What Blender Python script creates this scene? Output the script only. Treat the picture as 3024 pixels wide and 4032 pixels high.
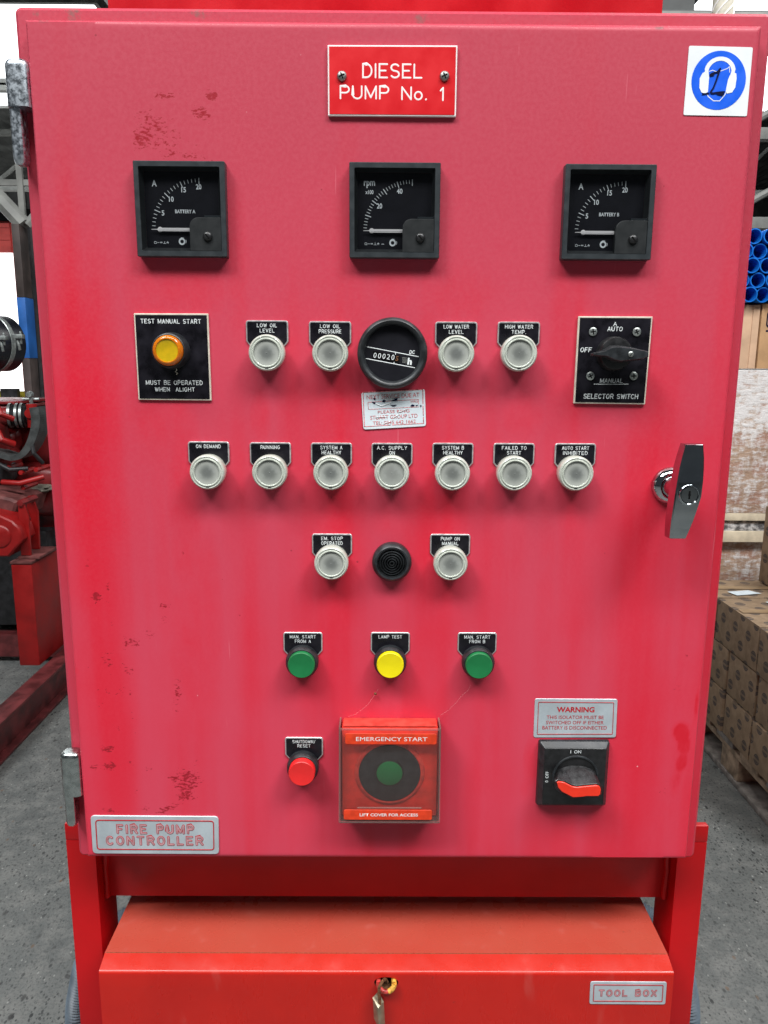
import bpy, bmesh, math, random
import numpy as np
from mathutils import Vector, Matrix, noise as mnoise
PI = math.pi
random.seed(7)
for o in list(bpy.data.objects): bpy.data.objects.remove(o)
scn = bpy.context.scene
COL = scn.collection
# ------------------------------------------------------------------ camera
cam_d = bpy.data.cameras.new('camera'); cam = bpy.data.objects.new('camera', cam_d); COL.objects.link(cam)
CR = Vector((0.9999716, -0.00394434, 0.00642211)); CU = Vector((-0.00555294, 0.19054416, 0.98166292)); CF = Vector((0.0050957, 0.9816707, -0.19051684))
CP = Vector((-0.01195, -0.87035, 1.41578))
cam.matrix_world = Matrix(((CR.x, CU.x, -CF.x, CP.x), (CR.y, CU.y, -CF.y, CP.y), (CR.z, CU.z, -CF.z, CP.z), (0, 0, 0, 1)))
cam_d.sensor_fit = 'VERTICAL'; cam_d.sensor_height = 36.0; cam_d.lens = 36.0*3028/4032
cam_d.clip_start = 0.02; cam_d.clip_end = 200
scn.camera = cam
scn.render.resolution_x = 768; scn.render.resolution_y = 1024
# ------------------------------------------------------------------ world, lamps, exposure
world = bpy.data.worlds.new('World'); scn.world = world; world.use_nodes = True
bg = world.node_tree.nodes['Background']; bg.inputs[0].default_value = (0.80, 0.90, 1.0, 1); bg.inputs[1].default_value = 0.06
def area(name, loc, target, sx, sy, energy, col):
    d = bpy.data.lights.new(name, 'AREA'); d.shape = 'RECTANGLE'; d.size = sx; d.size_y = sy; d.energy = energy; d.color = col
    o = bpy.data.objects.new(name, d); COL.objects.link(o); o.location = loc
    o.rotation_euler = (Vector(target)-Vector(loc)).to_track_quat('-Z', 'Y').to_euler(); return o
area('overhead_lamp', (-3.3, -3.0, 7.0), (0, 0, 1.1), 2.0, 2.2, 440, (0.97, 0.99, 1.0))
area('overhead_lamp', (3.3, -3.0, 7.0), (0, 0, 1.1), 2.0, 2.2, 415, (0.97, 0.99, 1.0))
area('overhead_lamp', (0.0, -3.1, 7.0), (0, 0, 1.1), 3.6, 1.1, 285, (1.0, 0.98, 0.96))
area('overhead_lamp', (-3.4, 4.2, 4.9), (-2.0, 2.6, 0.5), 2.0, 3.0, 48, (0.97, 0.99, 1.0))  # unseen lamp added to brighten the engine side at the rear
area('overhead_lamp', (3.2, 3.0, 4.9), (1.5, 1.6, 0.5), 2.0, 3.0, 110, (1.0, 0.99, 0.97))  # unseen lamp added to brighten the stacked goods at the rear
scn.view_settings.view_transform = 'Standard'; scn.view_settings.look = 'None'; scn.view_settings.gamma = 1; scn.view_settings.exposure = 0.0
scn.view_settings.use_curve_mapping = False

# ------------------------------------------------------------------ measuring helper: a point of the 1659x2212 view of the place, on the plane at depth y (or x)
def at(px, py, y=0.0):
    d = CF + CR*((px*1.8228-1512)/3028) - CU*((py*1.8228-2016)/3028)
    p = CP + d*((y-CP.y)/d.y); return (p.x, p.z)
# ------------------------------------------------------------------ node helpers
class NT:
    def __init__(s, name):
        s.m = bpy.data.materials.new(name); s.m.use_nodes = True; s.t = s.m.node_tree; s.n = s.t.nodes; s.l = s.t.links
        s.b = s.n['Principled BSDF']; s._oc = None
    def new(s, typ, **kw):
        n = s.n.new(typ)
        for k, v in kw.items(): setattr(n, k, v)
        return n
    def oc(s):
        if s._oc is None: s._oc = s.new('ShaderNodeTexCoord')
        return s._oc.outputs['Object']
    def pos(s):
        return s.new('ShaderNodeNewGeometry').outputs['Position']
    def mapp(s, vec, sc):
        n = s.new('ShaderNodeMapping'); s.l.new(vec, n.inputs[0]); n.inputs['Scale'].default_value = sc; return n.outputs[0]
    def noise(s, vec, scale, detail=4, rough=.55):
        n = s.new('ShaderNodeTexNoise'); s.l.new(vec, n.inputs['Vector']); n.inputs['Scale'].default_value = scale
        n.inputs['Detail'].default_value = detail; n.inputs['Roughness'].default_value = rough; return n.outputs['Fac']
    def math(s, op, a, b=0.0, clamp=False):
        n = s.new('ShaderNodeMath', operation=op, use_clamp=clamp)
        for i, v in enumerate((a, b)):
            if isinstance(v, (int, float)): n.inputs[i].default_value = v
            else: s.l.new(v, n.inputs[i])
        return n.outputs[0]
    def ramp(s, v, a, b, lo=0.0, hi=1.0):
        n = s.new('ShaderNodeMapRange'); n.interpolation_type = 'SMOOTHSTEP'; s.l.new(v, n.inputs[0])
        n.inputs[1].default_value = a; n.inputs[2].default_value = b; n.inputs[3].default_value = lo; n.inputs[4].default_value = hi; return n.outputs[0]
    def mix(s, f, a, b):
        n = s.new('ShaderNodeMix', data_type='RGBA')
        if isinstance(f, (int, float)): n.inputs[0].default_value = f
        else: s.l.new(f, n.inputs[0])
        for i, v in ((6, a), (7, b)):
            if isinstance(v, tuple): n.inputs[i].default_value = (*v[:3], 1)
            else: s.l.new(v, n.inputs[i])
        return n.outputs[2]
    def attr(s, name): return s.new('ShaderNodeAttribute', attribute_name=name).outputs['Fac']
    def bump(s, h, strength=.2, dist=.001):
        n = s.new('ShaderNodeBump'); n.inputs['Strength'].default_value = strength; n.inputs['Distance'].default_value = dist
        s.l.new(h, n.inputs['Height']); s.l.new(n.outputs[0], s.b.inputs['Normal'])
    def set(s, col=None, rough=None, metal=None, spec=None, coat=None, trans=None):
        for k, v in (('Base Color', col), ('Roughness', rough), ('Metallic', metal), ('Specular IOR Level', spec), ('Coat Weight', coat), ('Transmission Weight', trans)):
            if v is None: continue
            if isinstance(v, tuple): s.b.inputs[k].default_value = (*v[:3], 1)
            elif isinstance(v, (int, float)): s.b.inputs[k].default_value = v
            else: s.l.new(v, s.b.inputs[k])
def simple(name, col, rough=.5, metal=0., spec=.5, var=.12, vscale=60, bump=.0, bscale=400, col2=None, coat=0.):
    t = NT(name); f = t.noise(t.oc(), vscale, 5)
    c2 = col2 or tuple(c*(1-var*2) for c in col)
    c1 = tuple(min(1, c*(1+var)) for c in col) if col2 is None else col
    t.set(col=t.mix(t.ramp(f, .3, .7), c2, c1), rough=t.ramp(f, .25, .75, max(.02, rough-.08), min(1, rough+.08)), metal=metal, spec=spec, coat=coat)
    if bump: t.bump(t.noise(t.oc(), bscale, 3), bump, .0006)
    return t.m
def emit(name, col, s):
    t = NT(name); t.set(col=(0, 0, 0)); t.b.inputs['Emission Color'].default_value = (*col, 1); t.b.inputs['Emission Strength'].default_value = s; return t.m
def glass(name, tint, gl=.06, rough=.05, haze=0.0, hcol=(.6, .6, .6)):
    t = NT(name); n = t.n; n.remove(t.b)
    tr = t.new('ShaderNodeBsdfTransparent'); tr.inputs[0].default_value = (*tint, 1)
    g = t.new('ShaderNodeBsdfGlossy'); g.inputs['Roughness'].default_value = rough
    d = t.new('ShaderNodeBsdfDiffuse'); d.inputs[0].default_value = (*hcol, 1)
    lw = t.new('ShaderNodeFresnel'); lw.inputs[0].default_value = 1.45
    m1 = t.new('ShaderNodeMixShader'); m1.inputs[0].default_value = haze; t.l.new(tr.outputs[0], m1.inputs[1]); t.l.new(d.outputs[0], m1.inputs[2])
    m2 = t.new('ShaderNodeMixShader'); t.l.new(t.math('MULTIPLY', lw.outputs[0], gl*16), m2.inputs[0]); t.l.new(m1.outputs[0], m2.inputs[1]); t.l.new(g.outputs[0], m2.inputs[2])
    t.l.new(m2.outputs[0], n['Material Output'].inputs[0]); return t.m
# ------------------------------------------------------------------ materials
def faded_paint(name, door):
    t = NT(name); p = t.pos()
    pv = t.mapp(p, (1, 1, .07)); st = t.noise(pv, 16, 3, .5); st2 = t.noise(t.mapp(p, (1, 1, .12)), 5.5, 2, .5); blot = t.noise(p, 7, 4)
    fine = t.noise(p, 260, 3)
    s = t.math('ADD', t.math('MULTIPLY', st, .55), t.math('ADD', t.math('MULTIPLY', st2, .5), t.math('MULTIPLY', blot, .22)))
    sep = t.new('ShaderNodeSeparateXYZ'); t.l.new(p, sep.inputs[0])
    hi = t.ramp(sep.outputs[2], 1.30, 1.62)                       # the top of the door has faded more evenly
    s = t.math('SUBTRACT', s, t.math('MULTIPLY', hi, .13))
    f = t.ramp(s, .50, .80)
    if door: rb = t.math('ADD', t.attr('rub'), t.math('MULTIPLY', t.math('SUBTRACT', t.noise(t.mapp(p, (1, 1, .5)), 60, 5), .5), .7), True); rb = t.math('MULTIPLY', rb, t.ramp(t.attr('rub'), .0, .3)); f = t.math('MAXIMUM', f, t.math('MULTIPLY', rb, .85))
    c = t.mix(f, (.58, .055, .094), (.66, .014, .036))
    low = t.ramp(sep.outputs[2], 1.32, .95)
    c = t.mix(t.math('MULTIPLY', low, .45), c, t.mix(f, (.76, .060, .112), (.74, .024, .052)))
    c = t.mix(t.math('MULTIPLY', t.ramp(sep.outputs[2], 1.40, 1.72), .62), c, (.43, .050, .078))  # weaker light toward the top of the door is put into the paint colour
    c = t.mix(t.math('MULTIPLY', t.ramp(fine, .35, .7), .04), c, (.72, .13, .18))
    if door:
        c = t.mix(t.math('MULTIPLY', t.ramp(rb, .75, 1.05), .8), c, (.62, .006, .020))
        ch = t.attr('chip'); cn = t.noise(t.mapp(p, (.8, 1, 1.7)), 230, 6, .72); cn2 = t.noise(t.mapp(p, (1.0, 1, 1.4)), 45, 3)
        k = t.math('ADD', t.math('ADD', cn, t.math('MULTIPLY', cn2, .55)), t.math('MULTIPLY', ch, .26))
        m = t.math('MULTIPLY', t.ramp(k, 1.015, 1.05), t.ramp(ch, .05, .2))
        c = t.mix(t.math('MULTIPLY', m, t.ramp(cn, .3, .6, .55, .95)), c, (.32, .010, .020))
        c = t.mix(t.math('MULTIPLY', t.ramp(t.attr('dirt'), .2, 1), t.ramp(t.noise(p, 120, 4), .3, .6)), c, (.16, .09, .085))
        vo = t.new('ShaderNodeTexVoronoi'); t.l.new(p, vo.inputs['Vector']); vo.inputs['Scale'].default_value = 52; vs_ = t.new('ShaderNodeSeparateColor'); t.l.new(vo.outputs['Color'], vs_.inputs[0])
        pk = t.math('MULTIPLY', t.ramp(t.math('ADD', vo.outputs['Distance'], t.math('MULTIPLY', cn, .05)), .095, .06), t.math('GREATER_THAN', vs_.outputs[0], .972)); c = t.mix(t.math('MULTIPLY', pk, .8), c, (.80, .45, .48))
        dk = t.math('MULTIPLY', t.ramp(t.math('ADD', vo.outputs['Distance'], t.math('MULTIPLY', cn, .05)), .10, .07), t.math('LESS_THAN', vs_.outputs[0], .030)); c = t.mix(t.math('MULTIPLY', dk, .7), c, (.25, .02, .03))
        sc_ = t.noise(t.mapp(p, (60, 60, 3.0)), 3.2, 2, .5); c = t.mix(t.math('MULTIPLY', t.ramp(sc_, .74, .78), .25), c, (.75, .22, .27))
        t.bump(t.math('ADD', t.math('MULTIPLY', m, -1.0), t.math('MULTIPLY', fine, .12)), .16, .0006)
    else:
        c = t.mix(t.math('MULTIPLY', t.ramp(t.noise(p, 26, 5, .7), .60, .74), t.ramp(sep.outputs[2], 1.755, 1.778)), c, (.22, .12, .11))
        t.bump(fine, .12, .0006)
    t.set(col=c, rough=t.ramp(fine, .2, .8, .38, .55), spec=.34); return t.m
M = {}
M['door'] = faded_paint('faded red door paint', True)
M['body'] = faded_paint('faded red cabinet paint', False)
M['frame_red'] = simple('glossy red frame paint', (.50, .004, .007), .36, spec=.35, var=.06, vscale=9, bump=.12, bscale=120)
M['tank_red'] = simple('deep red tank paint', (.50, .003, .010), .34, spec=.3, var=.08, vscale=11, bump=.2, bscale=300)
def tool_paint():
    t = NT('red tool box paint'); p = t.pos(); sep = t.new('ShaderNodeSeparateXYZ'); t.l.new(p, sep.inputs[0])
    n = t.noise(p, 9, 5); n2 = t.noise(p, 55, 5, .7); n3 = t.noise(t.mapp(p, (1, 1, .25)), 30, 4)
    c = t.mix(t.ramp(n, .3, .7), (.48, .008, .004), (.56, .011, .005))
    nr = t.new('ShaderNodeNewGeometry'); s2 = t.new('ShaderNodeSeparateXYZ'); t.l.new(nr.outputs['Normal'], s2.inputs[0])
    up = t.ramp(s2.outputs[2], .97, .999)
    c = t.mix(t.math('MULTIPLY', up, t.math('ADD', .42, t.math('MULTIPLY', n, .6)), True), c, (.27, .085, .052))    # settled dust on the lid
    up2 = t.ramp(s2.outputs[2], .3, .6)
    c = t.mix(t.math('MULTIPLY', up2, .35), c, (.50, .065, .045))
    c = t.mix(t.math('MULTIPLY', t.ramp(n2, .67, .76), .55), c, (.11, .035, .022))
    c = t.mix(t.math('MULTIPLY', t.ramp(n3, .60, .75), .14), c, (.55, .20, .17))
    t.set(col=c, rough=t.ramp(n3, .3, .7, .22, .40), spec=.5); t.bump(t.noise(p, 200, 3), .12, .0006); return t.m
M['tool_red'] = tool_paint()
def metal(name, col, rough, dirt=.5, dcol=(.12, .12, .115), sc=120):
    t = NT(name); n = t.noise(t.oc(), sc, 6, .7); m = t.ramp(n, .52, .66, 0, dirt)
    t.set(col=t.mix(m, col, dcol), rough=t.ramp(n, .35, .7, rough, min(1, rough+.3)), metal=t.ramp(n, .52, .66, 1.0, 1-dirt*.8)); t.bump(n, .15, .0008); return t.m
M['chrome'] = metal('worn chrome', (.72, .74, .75), .05, .25, (.35, .36, .36), 70)
M['chrome_clean'] = simple('polished chrome', (.52, .55, .57), .07, metal=1.0, var=.04, vscale=60)
M['hinge_lo'] = simple('brushed chrome', (.50, .54, .53), .26, metal=1.0, var=.14, vscale=90)
M['chrome_pit'] = metal('pitted chrome', (.58, .63, .68), .22, .55, (.15, .17, .19), 210)
M['steel'] = metal('zinc screw steel', (.62, .66, .63), .28, .4)
M['steel_dk'] = metal('tarnished screw steel', (.34, .36, .34), .35, .5)
M['alu'] = simple('dull silver plate', (.55, .62, .66), .42, metal=.35, var=.08, vscale=25)
M['silver_edge'] = simple('silver legend border', (.62, .60, .60), .35, metal=.6, var=.12, vscale=140)
M['black_plate'] = simple('engraved black plate', (.010, .009, .013), .30, spec=.35, var=.3, vscale=60)
M['cream'] = simple('cream engraving core', (.66, .60, .50), .5, var=.1, vscale=80)
M['engrave'] = simple('grey engraved letters', (.74, .78, .78), .45, var=.18, vscale=400)
M['white'] = simple('white print', (.82, .86, .86), .5, var=.04)
M['sign_red'] = simple('red laminate sign', (.66, .010, .016), .42, spec=.35, var=.04, vscale=40)
M['sign_white'] = simple('white engraving', (.86, .82, .80), .5, var=.03)
M['bezel'] = simple('grey black meter plastic', (.028, .034, .038), .42, spec=.45, var=.05, vscale=90)
M['bezel2'] = simple('dark meter cover plastic', (.016, .018, .019), .5, spec=.35, var=.05, vscale=90)
M['dial'] = simple('black dial', (.008, .008, .012), .6, spec=.2, var=.1)
M['black'] = simple('black plastic', (.014, .014, .015), .35, spec=.5, var=.25, vscale=120)
M['black_dusty'] = simple('dusty black plastic', (.022, .025, .028), .40, spec=.5, var=.25, vscale=90)
M['buzz'] = simple('glossy black sounder plastic', (.022, .024, .026), .28, spec=.6, var=.2, vscale=90)
M['blackest'] = simple('dark recess', (.003, .003, .003), .8, spec=.1)
M['green'] = simple('green button plastic', (.010, .175, .052), .45, spec=.4, var=.05)
M['yellow'] = simple('yellow button plastic', (.86, .72, .004), .40, spec=.4, var=.03)
M['red_btn'] = simple('red button plastic', (.80, .022, .022), .38, spec=.5, var=.03)
M['red_glow'] = simple('orange red lever insert', (.86, .035, .012), .38, spec=.5, var=.04)
M['red_case'] = simple('red case plastic', (.84, .040, .024), .42, spec=.4, var=.10, vscale=50)
M['red_case2'] = simple('dusty red case top', (.66, .055, .040), .55, spec=.3, var=.16, vscale=90)
M['orange_lab'] = simple('orange red label', (.78, .050, .010), .5, var=.10, vscale=110, bump=.3, bscale=240)
M['print_red'] = simple('red print', (.50, .012, .020), .5, var=.15, vscale=300)
M['print_pink'] = simple('worn red letters', (.50, .27, .29), .5, var=.12, vscale=160)
M['print_faint'] = simple('scuffed pink print', (.72, .16, .17), .55, var=.35, vscale=500)
M['sticker'] = simple('pale blue white sticker', (.70, .78, .82), .5, var=.03, vscale=40)
M['sticker_w'] = simple('white sticker', (.80, .83, .84), .45, var=.03, vscale=30)
M['blue_s'] = simple('safety blue print', (.004, .115, .80), .4, var=.04)
M['ink'] = simple('marker ink', (.003, .005, .035), .7, spec=.1, var=.2)
def lens_mat(name, a, b, rough, tr=.0):
    t = NT(name); n = t.noise(t.oc(), 130, 4)
    rnd = t.new('ShaderNodeObjectInfo').outputs['Random']
    t.set(col=t.mix(t.math('MULTIPLY', rnd, .28), t.mix(t.ramp(n, .3, .7), a, b), tuple(q*.72 for q in (a[0], a[1]*.98, a[2]*.86))), rough=rough, spec=.6, coat=.3)
    t.b.inputs['Subsurface Weight'].default_value = tr; t.b.inputs['Subsurface Radius'].default_value = (.01, .01, .008); t.b.inputs['Subsurface Scale'].default_value = .6
    return t.m
M['lens_rim'] = lens_mat('frosted clear lens rim', (.47, .50, .44), (.60, .63, .56), .18)
def ribbed(name, a, b):
    # a clear lens moulded with concentric ribs over a dark lamp cup: the cup shows most at the centre
    t = NT(name); s = t.new('ShaderNodeSeparateXYZ'); t.l.new(t.oc(), s.inputs[0])
    r = t.math('SQRT', t.math('ADD', t.math('MULTIPLY', s.outputs[0], s.outputs[0]), t.math('MULTIPLY', s.outputs[2], s.outputs[2])))
    rib = t.ramp(t.math('FRACT', t.math('DIVIDE', r, .00105)), .25, .75)
    rnd = t.new('ShaderNodeObjectInfo').outputs['Random']
    c = t.mix(t.ramp(r, .003, .0142), a, b); c = t.mix(t.math('MULTIPLY', rnd, .35), c, (.20, .21, .185)); c = t.mix(t.math('MULTIPLY', rib, .20), c, (.05, .055, .055))
    c = t.mix(t.ramp(t.noise(t.oc(), 140, 4), .5, .75, 0, .25), c, (.45, .47, .45))
    t.set(col=c, rough=.24, spec=.5, coat=.2); return t.m
M['lens_face'] = ribbed('ribbed clear lens face', (.17, .18, .17), (.50, .52, .47))
M['lens_face2'] = ribbed('dusty ribbed lens face', (.29, .30, .28), (.40, .42, .38))
M['amber_rim'] = lens_mat('amber lens rim', (.55, .13, .004), (.66, .20, .005), .12)
M['amber'] = lens_mat('amber lens face', (.52, .36, .008), (.70, .44, .01), .18)
M['pane'] = glass('clear meter window', (.93, .95, .97), .035, .03)
M['cover'] = glass('scuffed clear cover', (.985, .98, .975), .03, .08, .022, (.85, .62, .56))
M['cover_edge'] = glass('clear cover edge', (.93, .88, .85), .06, .1, .16, (.70, .50, .45))
M['rust'] = simple('rusty steel', (.20, .085, .035), .75, metal=.2, var=.35, vscale=300, bump=.5, bscale=500)
M['brass'] = simple('tarnished brass lock body', (.40, .36, .25), .4, metal=.7, var=.15, vscale=90)
M['oldyellow'] = simple('chipped yellow paint', (.72, .38, .06), .5, var=.3, vscale=280)
M['oldred'] = simple('chipped red paint', (.58, .06, .05), .4, var=.3, vscale=280)
M['hose'] = simple('grey corrugated conduit', (.12, .155, .19), .45, var=.15, vscale=30)
M['hose_blk'] = simple('black corrugated hose', (.012, .012, .013), .5, var=.2, vscale=30)
M['web'] = simple('cobweb', (.70, .40, .42), .8)
def floor_mat():
    t = NT('worn concrete floor'); p = t.pos()
    big = t.noise(p, 1.6, 5); mid = t.noise(p, 14, 6, .65); fine = t.noise(p, 120, 4, .7)
    c = t.mix(t.ramp(big, .3, .7), (.110, .120, .118), (.175, .184, .176))
    c = t.mix(t.ramp(mid, .42, .66, 0, .8), c, (.205, .21, .20))
    c = t.mix(t.ramp(fine, .45, .7, 0, .6), c, (.055, .058, .058))
    for sc, th, col, k in ((42, .22, (.015, .016, .018), .50), (75, .26, (.035, .038, .040), .45), (26, .14, (.15, .075, .03), .84), (55, .16, (.36, .37, .35), .68), (110, .25, (.05, .052, .052), .5), (18, .16, (.03, .03, .03), .82)):
        v = t.new('ShaderNodeTexVoronoi'); t.l.new(t.mapp(p, (1.3, .8, 1)), v.inputs['Vector']); v.inputs['Scale'].default_value = sc
        sp = t.new('ShaderNodeSeparateColor'); t.l.new(v.outputs['Color'], sp.inputs[0])
        d = t.math('ADD', v.outputs['Distance'], t.math('MULTIPLY', fine, .22))
        m = t.math('MULTIPLY', t.math('MULTIPLY', t.ramp(d, th+.15, th+.06), t.math('GREATER_THAN', sp.outputs[0], k)), t.ramp(big, .35, .62, .35, .95))
        c = t.mix(m, c, col)
    t.set(col=c, rough=t.ramp(mid, .3, .7, .38, .62), spec=.4); t.bump(t.math('ADD', mid, t.math('MULTIPLY', fine, .5)), .6, .005); return t.m
M['floor'] = floor_mat()
def carton_mat():
    t = NT('printed brown carton'); uv = t.new('ShaderNodeTexCoord').outputs['UV']
    s = t.new('ShaderNodeSeparateXYZ'); t.l.new(uv, s.inputs[0])
    v = t.math('DIVIDE', s.outputs[1], .052); row = t.math('FLOOR', v); off = t.math('MULTIPLY', t.math('MODULO', row, 2.0), .5)
    u_ = t.math('ADD', t.math('DIVIDE', s.outputs[0], .092), off)
    fu = t.math('MULTIPLY', t.math('SUBTRACT', t.math('FRACT', u_), .5), .092); fv = t.math('MULTIPLY', t.math('SUBTRACT', t.math('FRACT', v), .5), .052)
    r = t.math('SQRT', t.math('ADD', t.math('MULTIPLY', fu, fu), t.math('MULTIPLY', fv, fv)))
    disc = t.ramp(r, .0185, .0170); bar = t.math('MULTIPLY', t.ramp(t.math('ABSOLUTE', fv), .0035, .0045), 1.0)
    ring = t.math('MULTIPLY', t.ramp(r, .0135, .0125), t.ramp(r, .0112, .0122)); m = t.math('MULTIPLY', disc, t.math('ADD', .45, t.math('MULTIPLY', bar, .55)))
    m = t.math('SUBTRACT', m, t.math('MULTIPLY', ring, .4), True)
    n = t.noise(t.pos(), 30, 5); c = t.mix(t.ramp(n, .3, .7), (.235, .165, .105), (.32, .23, .15))
    c = t.mix(t.math('MULTIPLY', m, .82), c, (.055, .050, .055)); t.set(col=c, rough=.75, spec=.2); return t.m
M['carton'] = carton_mat()
M['card'] = simple('plain brown cardboard', (.50, .30, .155), .75, spec=.2, var=.10, vscale=12)
M['card_lt'] = simple('pale cardboard edge', (.62, .41, .27), .75, spec=.2, var=.08, vscale=12)
M['wood'] = simple('rough pallet timber', (.36, .27, .19), .8, spec=.2, var=.25, vscale=24, bump=.3)
M['wood_grey'] = simple('weathered pallet timber', (.25, .23, .21), .8, spec=.2, var=.25, vscale=24, bump=.3)
M['wood_new'] = simple('new pine timber', (.66, .57, .42), .7, spec=.2, var=.10, vscale=16)
M['tape'] = simple('buff parcel tape', (.34, .23, .13), .35, spec=.5, var=.1, vscale=12)
M['paper'] = simple('white label paper', (.62, .70, .74), .6, var=.06, vscale=20)
def wrap_mat(name, dark=False):
    t = NT(name); p = t.pos(); a = t.noise(t.mapp(p, (1, 1, 2.6)), 20, 6, .72); b = t.noise(t.mapp(p, (5, 1, 1.6)), 9, 4, .6)
    sep = t.new('ShaderNodeSeparateXYZ'); t.l.new(p, sep.inputs[0])
    base = t.mix(t.ramp(t.noise(p, 8, 4), .35, .65), (.30, .17, .10), (.44, .28, .18)) if not dark else (.02, .02, .024)
    if not dark:
        # rows of printing on the goods under the film
        fz = t.math('FRACT', t.math('DIVIDE', sep.outputs[2], .118)); fx = t.math('FRACT', t.math('DIVIDE', sep.outputs[0], .105))
        g = t.math('MULTIPLY', t.math('MULTIPLY', t.ramp(fz, .25, .32), t.ramp(fz, .8, .72)), t.math('MULTIPLY', t.ramp(fx, .12, .2), t.ramp(fx, .85, .78)))
        base = t.mix(t.math('MULTIPLY', g, .5), base, (.33, .13, .08))
    f = t.math('ADD', t.math('MULTIPLY', t.ramp(a, .3, .7), .62), t.math('MULTIPLY', t.ramp(b, .3, .7), .30))
    up = t.ramp(sep.outputs[2], 1.02, 1.30, -.06, .30) if not dark else 0.0
    f = t.math('ADD', f, up) if not dark else t.math('SUBTRACT', f, .06)
    c = t.mix(t.ramp(f, .22, .80, .10, .95), base, (.74, .72, .71))
    t.set(col=c, rough=t.ramp(a, .3, .7, .18, .5), spec=.6); t.bump(t.math('ADD', a, b), .6, .01); return t.m
M['wrap'] = wrap_mat('stretch film over cartons'); M['wrap_dk'] = wrap_mat('stretch film over a dark gap', True)
M['pipe_blue'] = simple('blue plastic pipe', (.006, .16, .62), .35, spec=.5, var=.10, vscale=30)
M['pipe_in'] = simple('blue pipe bore', (.004, .05, .33), .5, var=.1)
M['eng_red'] = simple('oily engine red', (.17, .010, .011), .38, spec=.5, var=.25, vscale=14, bump=.4, bscale=40)
M['eng_red2'] = simple('bright machine red', (.27, .005, .005), .40, spec=.5, var=.12, vscale=12)
M['eng_dust'] = simple('dusty dark red', (.15, .048, .045), .6, spec=.3, var=.25, vscale=16)
M['skid'] = simple('scuffed maroon skid paint', (.13, .022, .024), .5, var=.3, vscale=14)
M['rubber'] = simple('black rubber', (.018, .018, .020), .5, var=.3, vscale=30)
M['belt'] = simple('grey rubber belt', (.050, .055, .055), .55, var=.2, vscale=30)
M['filter'] = simple('black filter can', (.008, .009, .014), .32, var=.2, vscale=20)
M['galv'] = simple('galvanised band', (.30, .33, .32), .35, metal=.6, var=.2, vscale=60)
M['grime'] = simple('grey grime', (.16, .15, .12), .8, var=.3, vscale=30)
M['col_brown'] = simple('dark brown column paint', (.055, .040, .036), .6, var=.25, vscale=8)
M['col_blue'] = simple('blue paint band', (.015, .12, .42), .5, var=.15, vscale=8)
M['pale'] = simple('pale gap sheet', (.50, .52, .52), .6, var=.1)
M['yellow_p'] = simple('yellow barrier paint', (.42, .34, .02), .6, var=.3, vscale=14)
M['roof'] = simple('grey roof sheeting', (.11, .115, .11), .7, var=.2, vscale=3)
M['truss'] = simple('grey roof steel', (.20, .205, .19), .6, var=.2, vscale=6)
M['wall'] = simple('dim grey wall cladding', (.10, .105, .105), .8, var=.25, vscale=2)
M['rollred'] = simple('red roller door', (.60, .08, .07), .5, var=.12, vscale=5)
M['mesh_white'] = simple('off white woven roll', (.60, .56, .46), .7, var=.1, vscale=30)
M['sky_em'] = emit('bright translucent sheet', (.93, .97, 1.0), 3.0)
M['day_em'] = emit('daylight outside', (1.0, 1.0, .99), 2.6)

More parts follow.
